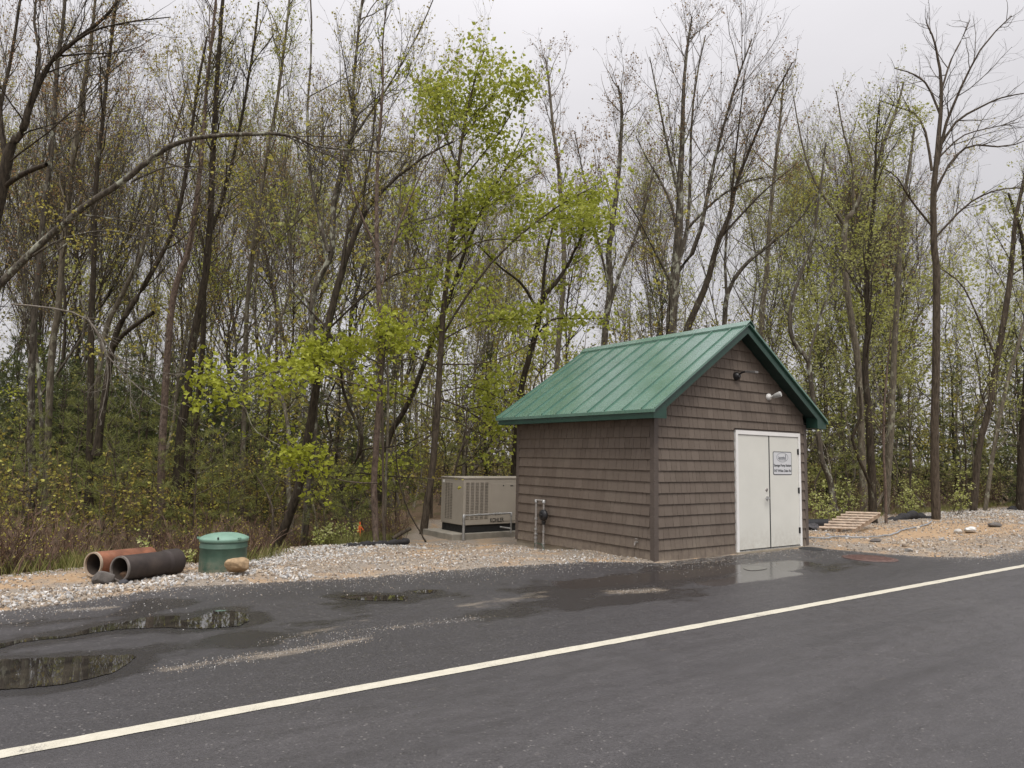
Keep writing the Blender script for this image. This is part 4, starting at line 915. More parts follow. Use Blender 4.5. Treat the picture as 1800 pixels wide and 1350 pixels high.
# --- middle
sketch('dark trunk leaning out of the bank behind the green tank', 12, 14.5, [(478,985),(487,959),(507,910),(531,837),(544,755),(558,654),(572,584),(584,531),(601,474),(611,440),(628,393),(650,350),(690,310),(740,270),(790,240)], [22,19,18,17,15,13,9,6,3], B_, TWIG, BUD_OLIVE,
       [([(601,474),(612,400),(640,330),(655,250),(660,160)], (8,3), .8), ([(572,584),(640,520),(700,480),(760,470)], (5,2), -.8)], d1=1.6, t1=(.4, .98), nleaf=1.71, sleaf=.055)
sketch('white blotched trunk rising close beside the leaning dark trunk', 13, 15.2, [(531,990),(533,959),(544,837),(550,735),(548,613),(544,531),(560,480),(578,443),(579,380),(584,340),(593,300),(610,253),(619,213),(617,167),(623,83),(633,-10),(636,-70)], [16,14,13,12,11,8,6,4], BL, TWIG, BUD_OLIVE,
       [([(578,443),(560,380),(545,300),(540,200),(548,80),(545,-20)], (8,3), .6), ([(610,253),(650,200),(690,140),(735,60),(765,-10)], (5,2), -.5), ([(544,531),(500,470),(470,400),(440,330)], (6,2), .7)], d1=1.9, t1=(.4, .98), nleaf=2., sleaf=.045)
sketch('pinkish trunk with a lime leaf spray reaching left at mid height', 14, 13.9, [(664,962),(664,948),(662,850),(668,760),(672,694),(672,613),(671,531),(668,450),(667,350),(668,267),(677,167),(677,80),(684,10)], [15,13,13,12,11,9,7,4,2], BP, TWIG, LEAF_YELLOW,
       [([(672,500),(690,430),(720,350),(760,270),(800,220)], (5,2), .5), ([(668,450),(640,390),(618,330),(600,260)], (5,2), -.5)], d1=1.1, t1=(.45, .98), l1=.19, nleaf=.9, sleaf=.06)
LS = [([(668,690),(640,680),(600,668),(560,655),(520,648),(470,655),(420,672),(372,690),(345,712)], (5,1.5), -1.2), ([(668,690),(630,660),(590,640),(560,622),(540,612)], (4,1.2), .6), ([(664,849),(620,848),(580,838),(550,818),(520,800),(505,795)], (4,1.2), -.8), ([(670,640),(640,625),(615,612),(590,600)], (4,1.2), .8)]
# --- lime sprays of the pinkish tree are a small maple of their own standing close behind it
sketch('small maple spreading flat lime leaf sprays left of the pinkish trunk', 15, 13.6, [(676,957),(674,849),(671,690),(672,640),(676,600)], [6,5,5,4,3], BB, TWIG, LEAF_YELLOW, LS, d1=.5, t1=(.4, .95), l1=.22, a1=1.2, up1=.0, up=.0, d2=4.6, d3=5., d4=5, nleaf=7, sleaf=.10, clump=1.4, ang=.8, droop=.5, flat=.8, patchy=False, name='leafing_maple', l2=.36, fine=.8)
sketch('thin straight sapling stem right of the pinkish trunk', 16, 15.5, [(676,960),(678,857),(684,694),(680,572),(686,470),(700,370),(705,280)], [6,5,4,2], BG, TWIG_GREY, BUD_OLIVE, d1=2, l1=.16, nleaf=2.4, sleaf=.05)
sketch('tall maple in bright lime leaf standing left of the generator', 17, 17.0, [(742,960),(749,898),(760,837),(768,715),(776,593),(780,531),(788,450),(796,380),(803,290),(812,220),(828,150),(846,95)], [17,15,13,12,10,7,5,2.5], BB, TWIG, LEAF_LIME,
       [([(776,593),(820,520),(870,455),(930,400),(985,360),(1030,335)], (6,2), -.5), ([(768,640),(830,640),(880,630),(940,600)], (4,1.5), -1), ([(770,700),(820,720),(870,760),(900,800)], (4,1.5), 1.2), ([(788,450),(840,380),(880,310),(935,250)], (5,2), .8), ([(803,290),(780,230),(772,180),(780,140)], (4,1.5), .4), ([(764,760),(720,790),(660,830),(600,840)], (4,1.2), -.6), ([(800,330),(850,270),(890,215),(915,165)], (4,1.5), -.4), ([(808,250),(845,200),(870,160),(885,120)], (3.5,1.5), .3), ([(792,420),(850,370),(905,330),(955,300)], (4,1.5), .6), ([(801,320),(775,270),(768,215),(772,160)], (3.5,1.5), -.4), ([(782,500),(740,450),(725,400),(718,350)], (4,1.5), .5), ([(786,465),(830,430),(880,420),(930,425)], (4,1.5), -.5), ([(772,650),(720,620),(680,600),(640,590)], (3.5,1.2), .7), ([(766,720),(720,700),(690,690),(650,700)], (3.5,1.2), -.4), ([(775,600),(830,570),(890,560),(950,545)], (4,1.5), .4), ([(768,690),(830,680),(880,700),(930,720)], (3.5,1.2), .8), ([(765,730),(800,740),(840,760),(880,770)], (4,1.2), 1.0)],
       d1=2.3, t1=(.30, .985), l1=.16, a1=.8, up1=.05, up=.02, d2=3.4, d3=5, d4=5., nleaf=6.4, sleaf=.105, clump=1.9, droop=.45, flat=.7, patchy=False, name='leafing_maple', l2=.36, fine=.8)
sketch('dark leaning trunk crossing behind the bright lime maple', 18, 18.5, [(668,880),(682,776),(715,715),(743,645),(765,585),(790,520),(815,440),(850,360),(890,290),(925,220)], [13,11,10,8,5,2], B_, TWIG, BUD_RED, d1=1.1, nleaf=1.53, sleaf=.05)
sketch('dark limbed maple in lime leaf rising left of the shed roof', 19, 18.5, [(900,900),(908,760),(914,685),(930,620),(944,567),(953,525),(980,493),(1000,460),(1020,420),(1036,370)], [15,13,12,12,9,5,3], B_, TWIG, LEAF_LIME,
       [([(944,545),(918,500),(880,470),(840,430)], (7,2.5), -.5), ([(953,525),(960,450),(975,390),(1000,340)], (7,3), .4), ([(930,610),(965,565),(1000,560),(1060,560)], (5,2), -.6), ([(912,690),(950,700),(990,690)], (4,2), -.5), ([(908,760),(870,720),(840,715),(800,730)], (4,1.5), .4)],
       d1=1.7, t1=(.3, .98), l1=.2, a1=.85, up1=.05, up=.02, nleaf=5, sleaf=.115, clump=1.5, droop=.45, flat=.7, patchy=False, name='leafing_maple', l2=.36, fine=.8)
sketch('bare tree with a russet haze of buds between lime maple and shed ridge', 20, 24, [(968,880),(975,700),(985,560),(990,450),(985,330),(972,230),(962,140),(955,105)], [13,11,9,6,2.5], BG, TWIG, BUD_RED, d1=2.3, t1=(.4, .98), l1=.2, nleaf=1.62, sleaf=.055)
sketch('lichen patched trunk directly behind the left end of the green ridge', 21, 21, [(1060,900),(1062,700),(1063,596),(1072,507),(1069,448),(1076,389),(1086,300),(1092,200),(1085,150)], [16,14,13,9,4], BL, TWIG_GREY, BUD_RED, [([(1066,560),(1090,478),(1113,427),(1135,360),(1150,290)], (8,3), .6), ([(1072,507),(1050,420),(1030,330),(1010,230)], (6,2), -.5)], d1=2.3, t1=(.4, .98), nleaf=1.62, sleaf=.055)
sketch('largest multi stemmed bare tree rising behind the shed ridge', 22, 20.5, [(1180,880),(1181,584),(1187,507),(1192,433),(1194,350),(1198,250),(1202,150),(1210,70),(1216,35)], [25,22,18,11,6,2.5], BL, TWIG_GREY, BUD_RED,
       [([(1192,460),(1205,420),(1213,340),(1214,250),(1222,150),(1240,62)], (10,2.5), .7), ([(1190,480),(1225,430),(1240,360),(1256,283),(1276,207),(1296,140),(1322,68)], (11,2.5), -.7), ([(1192,420),(1180,360),(1160,317),(1138,280),(1118,240)], (7,2.5), .5), ([(1194,350),(1176,270),(1160,190),(1142,100)], (7,2), -.5), ([(1187,510),(1150,440),(1125,390),(1100,350)], (6,2), -1), ([(1210,400),(1260,350),(1310,320),(1360,310)], (6,2), -1)],
       d1=1.9, t1=(.45, .98), l1=.24, a1=.45, up1=.12, up=.14, d2=3.4, nleaf=1.44, sleaf=.05, rr2=.0095)
sketch('leaning bare trunk right of the largest multi stemmed tree', 23, 20, [(1180,760),(1195,640),(1211,573),(1235,522),(1253,469),(1266,418),(1284,374),(1303,300),(1343,200),(1392,108)], [17,15,13,10,6,2.5], B_, TWIG_GREY, BUD_RED, [([(1266,418),(1310,370),(1350,330),(1410,280)], (6,2), .6), ([(1284,374),(1290,300),(1300,210),(1310,120)], (6,2), -.4)], d1=2.2, t1=(.45, .98), l1=.24, a1=.45, up=.12, nleaf=1.44, sleaf=.05)
sketch('slim forked bare tree right above the peak of the gable', 24, 22, [(1270,800),(1273,567),(1282,507),(1310,466),(1352,430),(1402,385),(1440,330)], [12,10,8,5,2.5], BL, TWIG_GREY, BUD_OLIVE, [([(1278,530),(1275,440),(1290,340),(1330,230)], (7,3), .5)], d1=2.3, t1=(.45, .98), nleaf=1.62, sleaf=.055)
sketch('straight grey trunk seen just right of the gable peak', 25, 23, [(1336,860),(1338,570),(1345,500),(1352,400),(1362,300),(1372,210),(1380,140)], [13,11,9,6,3], BG, TWIG_GREY, BUD_OLIVE, d1=2.3, t1=(.4, .98), nleaf=1.62, sleaf=.055)
# --- right side
sketch('crooked dark trunk hugging the right eave of the green roof', 26, 19.5, [(1466,900),(1460,850),(1443,802),(1439,757),(1430,709),(1420,635),(1396,600),(1388,560),(1400,500),(1425,430),(1440,340),(1450,250)], [13,11,10,9,6,3], BL, TWIG, LEAF_PALE, [([(1420,635),(1440,560),(1462,500),(1490,440)], (6,2.5), .5)], d1=2.3, t1=(.45, .98), nleaf=2.0, sleaf=.062)
sketch('bare tree with a wide V fork and pale buds above the pallet', 27, 22.5, [(1520,900),(1516,780),(1510,640),(1492,520),(1485,450),(1487,390),(1500,370),(1520,333),(1540,295),(1557,240),(1577,185),(1590,140)], [15,13,12,10,7,3], BG, TWIG_GREY, LEAF_PALE, [([(1487,400),(1460,360),(1440,333),(1420,290),(1405,230),(1395,170)], (8,2.5), .6), ([(1500,370),(1498,290),(1482,230),(1470,160)], (6,2), -.4), ([(1492,480),(1540,420),(1570,380),(1600,330)], (6,2), -.8)], d1=2.0, t1=(.45, .98), l1=.22, nleaf=1.35, sleaf=.055)
sketch('thick dark trunk standing at the wood edge behind the pallet', 28, 19.0, [(1540,935),(1535,913),(1531,820),(1528,728),(1522,654),(1528,561),(1526,500),(1532,430),(1540,330),(1545,250),(1550,180)], [19,16,13,12,9,5,2.5], B_, TWIG, LEAF_PALE, [([(1532,860),(1524,839),(1498,772),(1513,735),(1510,680)], (8,5), -.4)], d1=2.3, t1=(.35, .98), nleaf=2.4, sleaf=.066, clump=1.4)
sketch('grey trunk half hidden behind the dark trunk and pallet', 29, 22.5, [(1556,930),(1561,820),(1568,709),(1572,617),(1580,487),(1586,400),(1600,300),(1612,220)], [15,13,11,8,4], BG, TWIG_GREY, LEAF_PALE, d1=2.3, t1=(.3, .98), nleaf=2.4, sleaf=.066, clump=1.4)
sketch('tall leafless tree with a spreading bare crown against the sky', 30, 20.0, [(1648,935),(1646,913),(1644,783),(1646,635),(1646,487),(1642,433),(1640,333),(1647,267),(1652,200),(1650,130),(1640,80),(1625,40)], [19,17,15,13.5,11,8,5,2.2], BB, TWIG, None,
       [([(1648,290),(1660,227),(1678,180),(1702,127),(1732,75),(1778,28)], (8,2.2), -.5), ([(1638,300),(1627,233),(1608,200),(1583,190),(1545,176)], (6,2), .4), ([(1641,345),(1662,300),(1685,270),(1712,255),(1767,258),(1805,246)], (7,2), .5), ([(1650,262),(1680,215),(1720,190),(1760,172),(1800,164)], (6,2), -.7), ([(1652,200),(1630,150),(1605,130),(1572,120)], (5,1.8), .6), ([(1652,170),(1670,110),(1690,70),(1705,35)], (5,1.8), .7), ([(1648,280),(1690,240),(1740,225),(1790,215)], (4,1.6), .9), ([(1640,400),(1600,350),(1575,310),(1540,290)], (5,2), -.6), ([(1642,420),(1700,360),(1750,335),(1800,330)], (5,2), -.8)],
       d1=.8, t1=(.6, .97), l1=.16, a1=.7, up1=.05, up=.05, d2=4.6, d3=5.2, d4=3.0, wob=.13, name='bare_tree', fine=.8, rr2=.012, ang=.62, l2=.42)
sketch('leaning brown trunk right of the tall leafless tree', 31, 23.5, [(1704,935),(1713,894),(1724,783),(1743,709),(1754,635),(1772,524),(1778,469),(1786,390),(1800,320),(1812,260)], [16,13,12,11,8,4], BB, TWIG, LEAF_PALE, [([(1754,635),(1720,560),(1690,500),(1650,470)], (5,2), .6)], d1=2.3, t1=(.3, .98), nleaf=2.4, sleaf=.066, clump=1.4)
sketch('slim pale stem crossing in front of the leaning brown trunk', 32, 22.8, [(1724,925),(1731,894),(1746,783),(1769,672),(1790,600),(1808,540),(1830,470)], [9,8,7,4], BG, TWIG_GREY, LEAF_PALE, d1=1.6, t1=(.3, .98), nleaf=2.4, sleaf=.066, clump=1.4)
sketch('dark trunk by the right edge above the gravel mound', 33, 24, [(1792,930),(1795,800),(1800,690),(1804,560),(1798,470),(1790,400),(1770,340)], [17,15,12,8,4], B_, TWIG, LEAF_PALE, d1=2.3, t1=(.3, .98), nleaf=2.4, sleaf=.066, clump=1.4)
sketch('thin pale sapling stem just right of the thick dark trunk', 34, 18.7, [(1558,930),(1557,860),(1553,760),(1558,660),(1566,580)], [6,5,4,2], BP, TWIG_GREY, LEAF_PALE, d1=2, l1=.2, t1=(.3, .98), nleaf=1.44, sleaf=.065, name='sapling')
sketch('black leaning sapling stem between pinkish trunk and generator', 35, 13.6, [(748,952),(743,942),(720,905),(703,860),(694,796),(692,730),(698,660)], [3.6,3,2.6,1.5], B_, TWIG, BUD_OLIVE, d1=1.6, l1=.22, nleaf=1.44, sleaf=.05, name='sapling')

# pale fallen branches hanging over the pines
def branch_thing(name, label, catg, lines, D, mat, seed, fine=(3., 5.)):
    rng = np.random.default_rng(seed); c0 = dep(*lines[0][0][0], D); parts = []
    P1 = []; R1 = []
    for px, w, dr in lines:
        p, r = smooth_poly(sk(px, D, dr)-c0, rw(np.interp(np.linspace(0, 1, len(px)), [0, 1], w), D), 11); P1.append(p); R1.append(r)
    P1 = np.array(P1); R1 = np.array(R1); parts.append(tubes(P1, R1, 5))
    c = spawn(rng, P1, R1, fine[0], .2, 1, .6, .2, lambda L, t: .4*L**.6*(1.2-.7*t), .2, .008); p, r = grow(rng, *c, 5, .16, -.04, .4); r = np.maximum(r, .004); parts.append(tubes(p, r, 4))
    c = spawn(rng, p, r, fine[1], .2, 1, .6, .2, lambda L, t: .5*L*(1.1-.6*t), .12, .006); p, r = grow(rng, *c, 4, .18, -.03, .5); r = np.maximum(r, .0035); parts.append(tubes(p, r, 3))
    o = obj(name, mesh_np(name, *cat(parts), mat, True)); o.location = tuple(c0); tag(o, label, catg); return o
branch_thing('dead_branch', 'pale bare fallen branches drooping in front of the dark pines', 'branch', [
    ([(20,535),(60,538),(110,545),(150,558),(175,590),(195,635),(230,668),(270,705),(310,722)], (4.5,1), -.8), ([(150,558),(145,600),(150,650),(135,680)], (3,1.2), .4), ([(165,575),(180,620),(170,670),(150,690)], (3,1), .4),
    ([(178,600),(190,650),(184,700),(175,735)], (3,1), -.4), ([(140,520),(155,560),(185,600),(215,655)], (3,1.2), .3), ([(195,635),(230,640),(270,652),(320,660)], (2.5,1), .3)], 13.3, DEADWOOD, 4)

# ------------------------------------------------------------------ the wood behind: variants copied tree by tree
def variant(seed, H, r0, bark, twig, leaf, fork=False, **kw):
    rng = np.random.default_rng(seed); n = 9; z = np.linspace(0, H, n); lean = rng.normal(0, .035, 2)
    xy = np.cumsum(rng.normal(0, .24, (n, 2)), 0)+z[:, None]*lean; xy -= xy[0]
    T = np.column_stack([xy, z]); R = r0*(1-.955*(z/H)**.62)
    LB = []
    if fork:
        for q in range(rng.integers(2, 5)):
            i = rng.integers(2, 6); a = rng.uniform(0, 6.28); m = 6; t = np.linspace(0, 1, m)
            L = (H-z[i])*rng.uniform(.75, .95); spread = L*rng.uniform(.22, .5)
            jw = np.cumsum(rng.normal(0, .17, (m, 2)), 0)*np.minimum(t*4, 1)[:, None]; LB.append((np.column_stack([T[i, 0]+math.cos(a)*spread*t**.75+jw[:, 0], T[i, 1]+math.sin(a)*spread*t**.75+jw[:, 1], z[i]+L*t**1.1]), R[i]*.7*(1-.9*t)))
    a, b_, _ = tree_meshes(seed, T, R, LB, bark=bark, twig=twig, leaf=leaf, base=np.zeros(3), **kw); return a, b_, H
KW = dict(d1=2.4, t1=(.25, .98), l1=.25, a1=.6, up=.11, d2=2.7, d3=3.8, d4=3.2, nleaf=1.5, sleaf=.062)
VAR = [variant(101, 15, .11, BARK, TWIG, BUD_RED, True, **KW), variant(102, 15, .095, BARK_GREY, TWIG_GREY, BUD_RED  , True, **KW), variant(103, 14, .095, BARK_LICHEN, TWIG, BUD_OLIVE, True, **KW),
       variant(104, 15, .09, BARK_GREY, TWIG_GREY, BUD_OLIVE  , True, **KW), variant(105, 14, .10, BARK_LICHEN, TWIG_GREY, LEAF_PALE, True, **{**KW, 'nleaf': 1.9, 'sleaf': .075}), variant(106, 15, .08, BARK, TWIG, BUD_OLIVE  , True, **KW),
       variant(107, 13, .075, BARK_BROWN, TWIG, LEAF_YELLOW  , True, **{**KW, 'nleaf': 1.7, 'sleaf': .08}), variant(108, 14, .085, BARK_GREY, TWIG_GREY, LEAF_PALE, True, **{**KW, 'nleaf': 1.9, 'sleaf': .075})]
SKY_X = [-300, 0, 250, 300, 345, 400, 600, 690, 760, 800, 900, 950, 1000, 1080, 1130, 1180, 1240, 1320, 1400, 1440, 1490, 1560, 1640, 1720, 1800, 2100]
SKY_Y = [-200, -160, -60, 20, 60, -40, -30, 0, 30, 110, 120, 130, 110, 140, 190, 90, 70, 80, 110, 165, 140, 165, 190, 250, 270, 260]
ZN = [(-400, 150, 'behind the brush at the dark spotted trunk'), (150, 345, 'behind the two drain pipes and the pines'), (345, 480, 'deep behind the green tank'), (480, 640, 'deep behind the dark leaning trunk'),
      (640, 770, 'deep behind the pinkish trunk'), (770, 915, 'far behind the tan generator'), (915, 1040, 'seen over the low end of the green roof'), (1040, 1180, 'seen over the far half of the roof ridge'), (1180, 1330, 'seen over the near half of the roof ridge'),
      (1330, 1440, 'behind the right slope of the shed roof'), (1440, 1580, 'deep behind the pallet'), (1580, 1700, 'deep behind the tall leafless tree'), (1700, 2200, 'behind the gravel mound')]
def zone(x):
    for a, b_, t in ZN:
        if a <= x < b_: return t
    return ZN[-1][2]
rng = np.random.default_rng(77); placed = []
def allowed(x, y, m=1.0):
    if y < wood(x)+m: return False
    if -1.5 < x < 5.8 and y < 9.0: return False
    return True
def copy_plant(name, label, catg, ab, loc, rot, sc_, group):
    t = thing(name, label, catg, loc, group); t.rotation_euler = (0, 0, rot); t.scale = (sc_[0], sc_[0], sc_[1])
    obj('trunk', ab[0], t); obj('crown', ab[1], t); return t
cnt = 0
for tries in range(6000):
    if cnt >= 64: break
    px = rng.uniform(-120, 1920); D_ = 17.5+33*rng.random()
    p = dep(px, 850, D_); x, y = p[0], p[1]
    if not allowed(x, y, 2.0): continue
    if any((x-a)**2+(y-b_)**2 < (1.15+.018*D_)**2 for a, b_ in placed): continue
    placed.append((x, y)); cnt += 1
    vi = int(rng.choice(8, p=[.17, .15, .14, .14, .1, .14, .06, .1])) if px < 900 else int(rng.choice(8, p=[.12, .16, .08, .14, .16, .10, .08, .16]))
    z0 = float(terr(x, y)); ysk = np.interp(px, SKY_X, SKY_Y)+rng.uniform(10, 190); top = dep(px, ysk, D_)[2]
    h = np.clip(top-z0, 5, 21); v = VAR[vi]; k = h/v[2]; zt = zone(px)
    copy_plant('bare_tree', 'slender budding tree in the wood '+zt, 'tree', v, (x, y, z0-.05), rng.uniform(0, 6.28), (np.clip(k, .7, 1.25)*rng.uniform(.8, 1.1), k), 'wood trees '+zt)

# understorey: thin young trees in pale leaf
def sapling_var(seed, H, leaf, bark, n=.9, s=.075):
    return variant(seed, H, .035, bark, TWIG_GREY, leaf, False, d1=2.6, t1=(.15, .97), l1=.26, a1=.95, up1=.02, up=.02, d2=2.8, d3=4.0, d4=4, nleaf=n, sleaf=s, clump=1.8, droop=.35, fine=.7, flat=.5)
SAP = [sapling_var(201, 5.5, LEAF_PALE, BARK_GREY, 3.2), sapling_var(202, 4.6, LEAF_PALE, BARK_BROWN, 3.4), sapling_var(203, 5.0, BUD_OLIVE, BARK, 2.6, .065), sapling_var(204, 4.2, LEAF_YELLOW, BARK_BROWN, 2.6), sapling_var(205, 3.6, BUD_OLIVE, BARK_GREY, 2.8, .065)]
sp = []; cnt = 0
for tries in range(6000):
    if cnt >= 150: break
    px = rng.uniform(-60, 1860) if rng.random() < .35 else (rng.uniform(1400, 1880) if rng.random() < .62 else rng.uniform(480, 960)); D_ = 13.5+22*rng.random()
    p = dep(px, 850, D_); x, y = p[0], p[1]
    if not allowed(x, y, .7): continue
    if any((x-a)**2+(y-b_)**2 < 1.0 for a, b_ in sp): continue
    if px < 640 and rng.random() < .45: continue
    if px < 480 and D_ < 19: continue
    sp.append((x, y)); cnt += 1; zt = zone(px)
    vi = int(rng.choice(5, p=[.34, .26, .15, .1, .15])) if px > 1300 else int(rng.choice(5, p=[.12, .12, .3, .16, .3]))
    k = rng.uniform(.8, 1.9)*(1.15 if px > 1380 else 1); copy_plant('sapling', 'thin young leafy tree '+zt, 'sapling', SAP[vi], (x, y, float(terr(x, y))-.03), rng.uniform(0, 6.28), (k, k*rng.uniform(.9, 1.2)), 'saplings '+zt)

# ------------------------------------------------------------------ conifers
def conifer(seed, H, r0, needle, first, whorl, nb, reach, droop_, nl, tw=.085, ww=.011, bark=None, spray=.5, clear=0., sd_=7.):
    rng = np.random.default_rng(seed); n = 10; z = np.linspace(0, H, n); xy = np.cumsum(rng.normal(0, .02, (n, 2)), 0); xy -= xy[0]
    T, Rr = smooth_poly(np.column_stack([xy, z]), r0*(1-.93*z/H), 24); S = []; Dr = []; L = []; Rd = []
    zz = H*first
    while zz < H*.985:
        a0 = rng.uniform(0, 6.28); m = nb+rng.integers(-1, 2); t = zz/H
        c = np.array([np.interp(zz, T[:, 2], T[:, 0]), np.interp(zz, T[:, 2], T[:, 1]), zz])
        for q in range(m):
            a = a0+6.283*q/m+rng.normal(0, .25); el = .15+.75*t**2-droop_*(1-t); ln = reach*H*((1-t)**.8)*rng.uniform(.6, 1.15)+.12
            S.append(c); Dr.append((math.cos(a)*math.cos(el), math.sin(a)*math.cos(el), math.sin(el))); L.append(ln); Rd.append(.006+.006*ln)
        zz += whorl*rng.uniform(.7, 1.2)
    P, R = grow(rng, np.array(S), np.array(Dr), np.array(L), np.array(Rd), 6, .06, .02-droop_*.05, .3)
    parts = [tubes(P, R, 4)]
    c = spawn(rng, P, R, sd_, .2, 1., .85, .2, lambda l, t: spray*l*(1.05-.75*t), .10, .006, .6)
    p2, r2 = grow(rng, *c, 4, .08, .0-droop_*.04, .4); r2 = np.maximum(r2, .003); parts.append(tubes(p2, r2, 3))
    V, F = cat(parts); nt_ = len(F)
    # needles: thin blades in tufts along the shoots
    pts = []; dirs = []
    for PP, dn in ((p2[:, 1:], nl), (P[:, 3:], nl*1.2)):
        seg = np.diff(PP, axis=1); sl_ = np.linalg.norm(seg, axis=2); k = rng.poisson(dn*sl_.ravel()); ii = np.repeat(np.arange(k.size), k); u = rng.random(len(ii))[:, None]
        A = PP[:, :-1].reshape(-1, 3)[ii]; B = PP[:, 1:].reshape(-1, 3)[ii]; pts.append(A+(B-A)*u); dirs.append(norm(B-A))
    pts = np.concatenate(pts); dirs = np.concatenate(dirs); m = len(pts)
    d = norm(dirs*.9+rng.normal(size=(m, 3))*.75+np.array([0, 0, .12])); wv = norm(np.cross(d, rng.normal(size=(m, 3)))); s = tw*rng.uniform(.6, 1.25, m)[:, None]
    lv = np.stack([pts-wv*ww*.5, pts+wv*ww*.5, pts+d*s+wv*ww*.35, pts+d*s-wv*ww*.35], 1).reshape(-1, 3); lf_ = np.arange(m*4).reshape(m, 4)
    tint = np.concatenate([np.zeros(nt_), np.clip(rng.normal(.45, .2, m)+.25*(fbm(pts[:, 0], pts[:, 2]*2, 1.3, 2, seed % 40)-.4), 0, 1)]); mi = np.concatenate([np.zeros(nt_, int), np.ones(m, int)])
    cm = mesh_np('crown', np.concatenate([V, lv]), np.concatenate([F, lf_+len(V)]), [TWIG, needle], False, tint, mi)
    return mesh_np('trunk', *tubes(T[None], Rr[None], 8), bark or BARK_BROWN, True), cm, H
PINE = [conifer(301, 3.4, .03, NEEDLE_SOFT, .14, .46, 5, .33, -.1, 85, .125, .0065, None, .42, 0, 4.5), conifer(302, 2.6, .024, NEEDLE_SOFT, .14, .40, 5, .36, -.15, 85, .125, .0065, None, .42, 0, 4.5), conifer(303, 4.4, .04, NEEDLE_SOFT, .2, .52, 5, .29, -.05, 80, .13, .007, None, .42, 0, 4.5), conifer(304, 1.7, .016, NEEDLE_SOFT, .1, .3, 5, .4, -.1, 85, .11, .006, None, .42, 0, 5)]
HEM = [conifer(311, 7.5, .09, NEEDLE_DARK, .08, .26, 5, .25, .35, 60, .085, .016, BARK, .45), conifer(312, 9.5, .11, NEEDLE_DARK, .12, .30, 5, .22, .40, 60, .09, .018, BARK, .45), conifer(313, 5.5, .07, NEEDLE_DARK, .06, .24, 5, .28, .3, 65, .08, .015, BARK, .45)]
PS = [(50,13.0,0,.9),(100,15.2,2,.95),(160,15.2,2,.95),(205,13.1,0,.9),(290,15.6,2,.95),(345,13.3,0,.95),(400,13.6,0,.8),(15,14.6,0,1.0),(75,13.6,1,1.0),(125,14.4,0,1.05),(182,13.8,1,1.15),(230,15.0,0,1.0),(268,13.7,1,.95),(322,14.6,0,1.1),(372,13.9,1,1.05),(415,15.4,2,.9),(448,15.0,1,1.1),(245,17.5,2,1.2),(130,17.5,2,1.15),(350,17.8,2,1.1),(440,18.8,2,1.1),(30,17.4,2,1.1),(190,19.5,2,1.25),(300,20,2,1.25),
      (575,14.9,1,.75),(598,15.6,3,1.1),(622,14.4,3,.9),(640,18.5,0,1.1),(700,19,0,1.0),(500,19.5,2,1.0),(-30,15,0,1.1),(1470,21,0,.9),(1600,24,2,1.0),(1700,26,2,1.2),(1790,25,2,1.2),(1490,24,2,1.2),(760,21,2,1.0),(820,22,2,1.0)]
PL = {}
for i, (px, D_, vi, k) in enumerate(PS):
    if px < 480: D_ *= 1.2; k *= 1.0
    p = dep(px, 850, D_); zt = zone(px)
    copy_plant('pine_sapling', 'soft green young pine '+zt, 'pine', PINE[vi], (p[0], p[1], float(terr(p[0], p[1]))-.03), rng.uniform(0, 6.28), (k, k), 'young pines '+zt)
HS = [(-40,20,2,1.1),(15,18.5,0,.95),(70,20.5,0,1.05),(95,21.5,2,1.1),(140,22.5,0,1.0),(155,18,2,1.0),(215,21,0,1.0),(238,24,0,1.05),(280,21.5,2,1.05),(355,20.5,2,1.05),(405,23,0,.95),(430,17.8,2,.9),(-20,22,2,1.0),(48,23.5,0,1.0),(100,17.6,2,.9),(125,24,0,1.1),(180,23,2,1.1),(250,18,2,.95),(310,19,2,.9),(330,25,0,1.1),(370,19.5,0,.85),(445,20.5,2,.95),(475,22.5,0,.9),(530,24,2,1.0),(35,18.2,2,1.15),(85,19,0,.85),(140,18.8,2,1.2),(205,19.2,2,1.1),(265,20.4,0,.8),(395,21,2,1.1),(-60,19,1,1.0),(5,20,0,1.1),(60,21.5,2,1.1),(110,22,0,1.0),(165,20.5,2,1.15),(230,21.5,0,.95),(290,22.5,2,1.2),(345,23,2,1.25),(420,24,0,.9),(500,23,2,1.1),(590,22.5,2,1.1),(660,25,0,.85),(30,26,1,.9),(200,27,0,1.1),(850,27,2,1.1),(1165,31,1,1.15),(1455,27,2,1.2),(1560,30,0,1.0),(1680,32,0,1.0),(1800,30,0,1.0),(1860,27,2,1.3)]
for i, (px, D_, vi, k) in enumerate(HS):
    if px < 560: D_ *= 1.36; k *= (.80, .62, 1.05)[vi]
    p = dep(px, 850, D_); zt = zone(px)
    copy_plant('evergreen_tree', 'dark green drooping evergreen '+zt, 'evergreen', HEM[vi], (p[0], p[1], float(terr(p[0], p[1]))-.03), rng.uniform(0, 6.28), (k, k), 'evergreens '+zt)

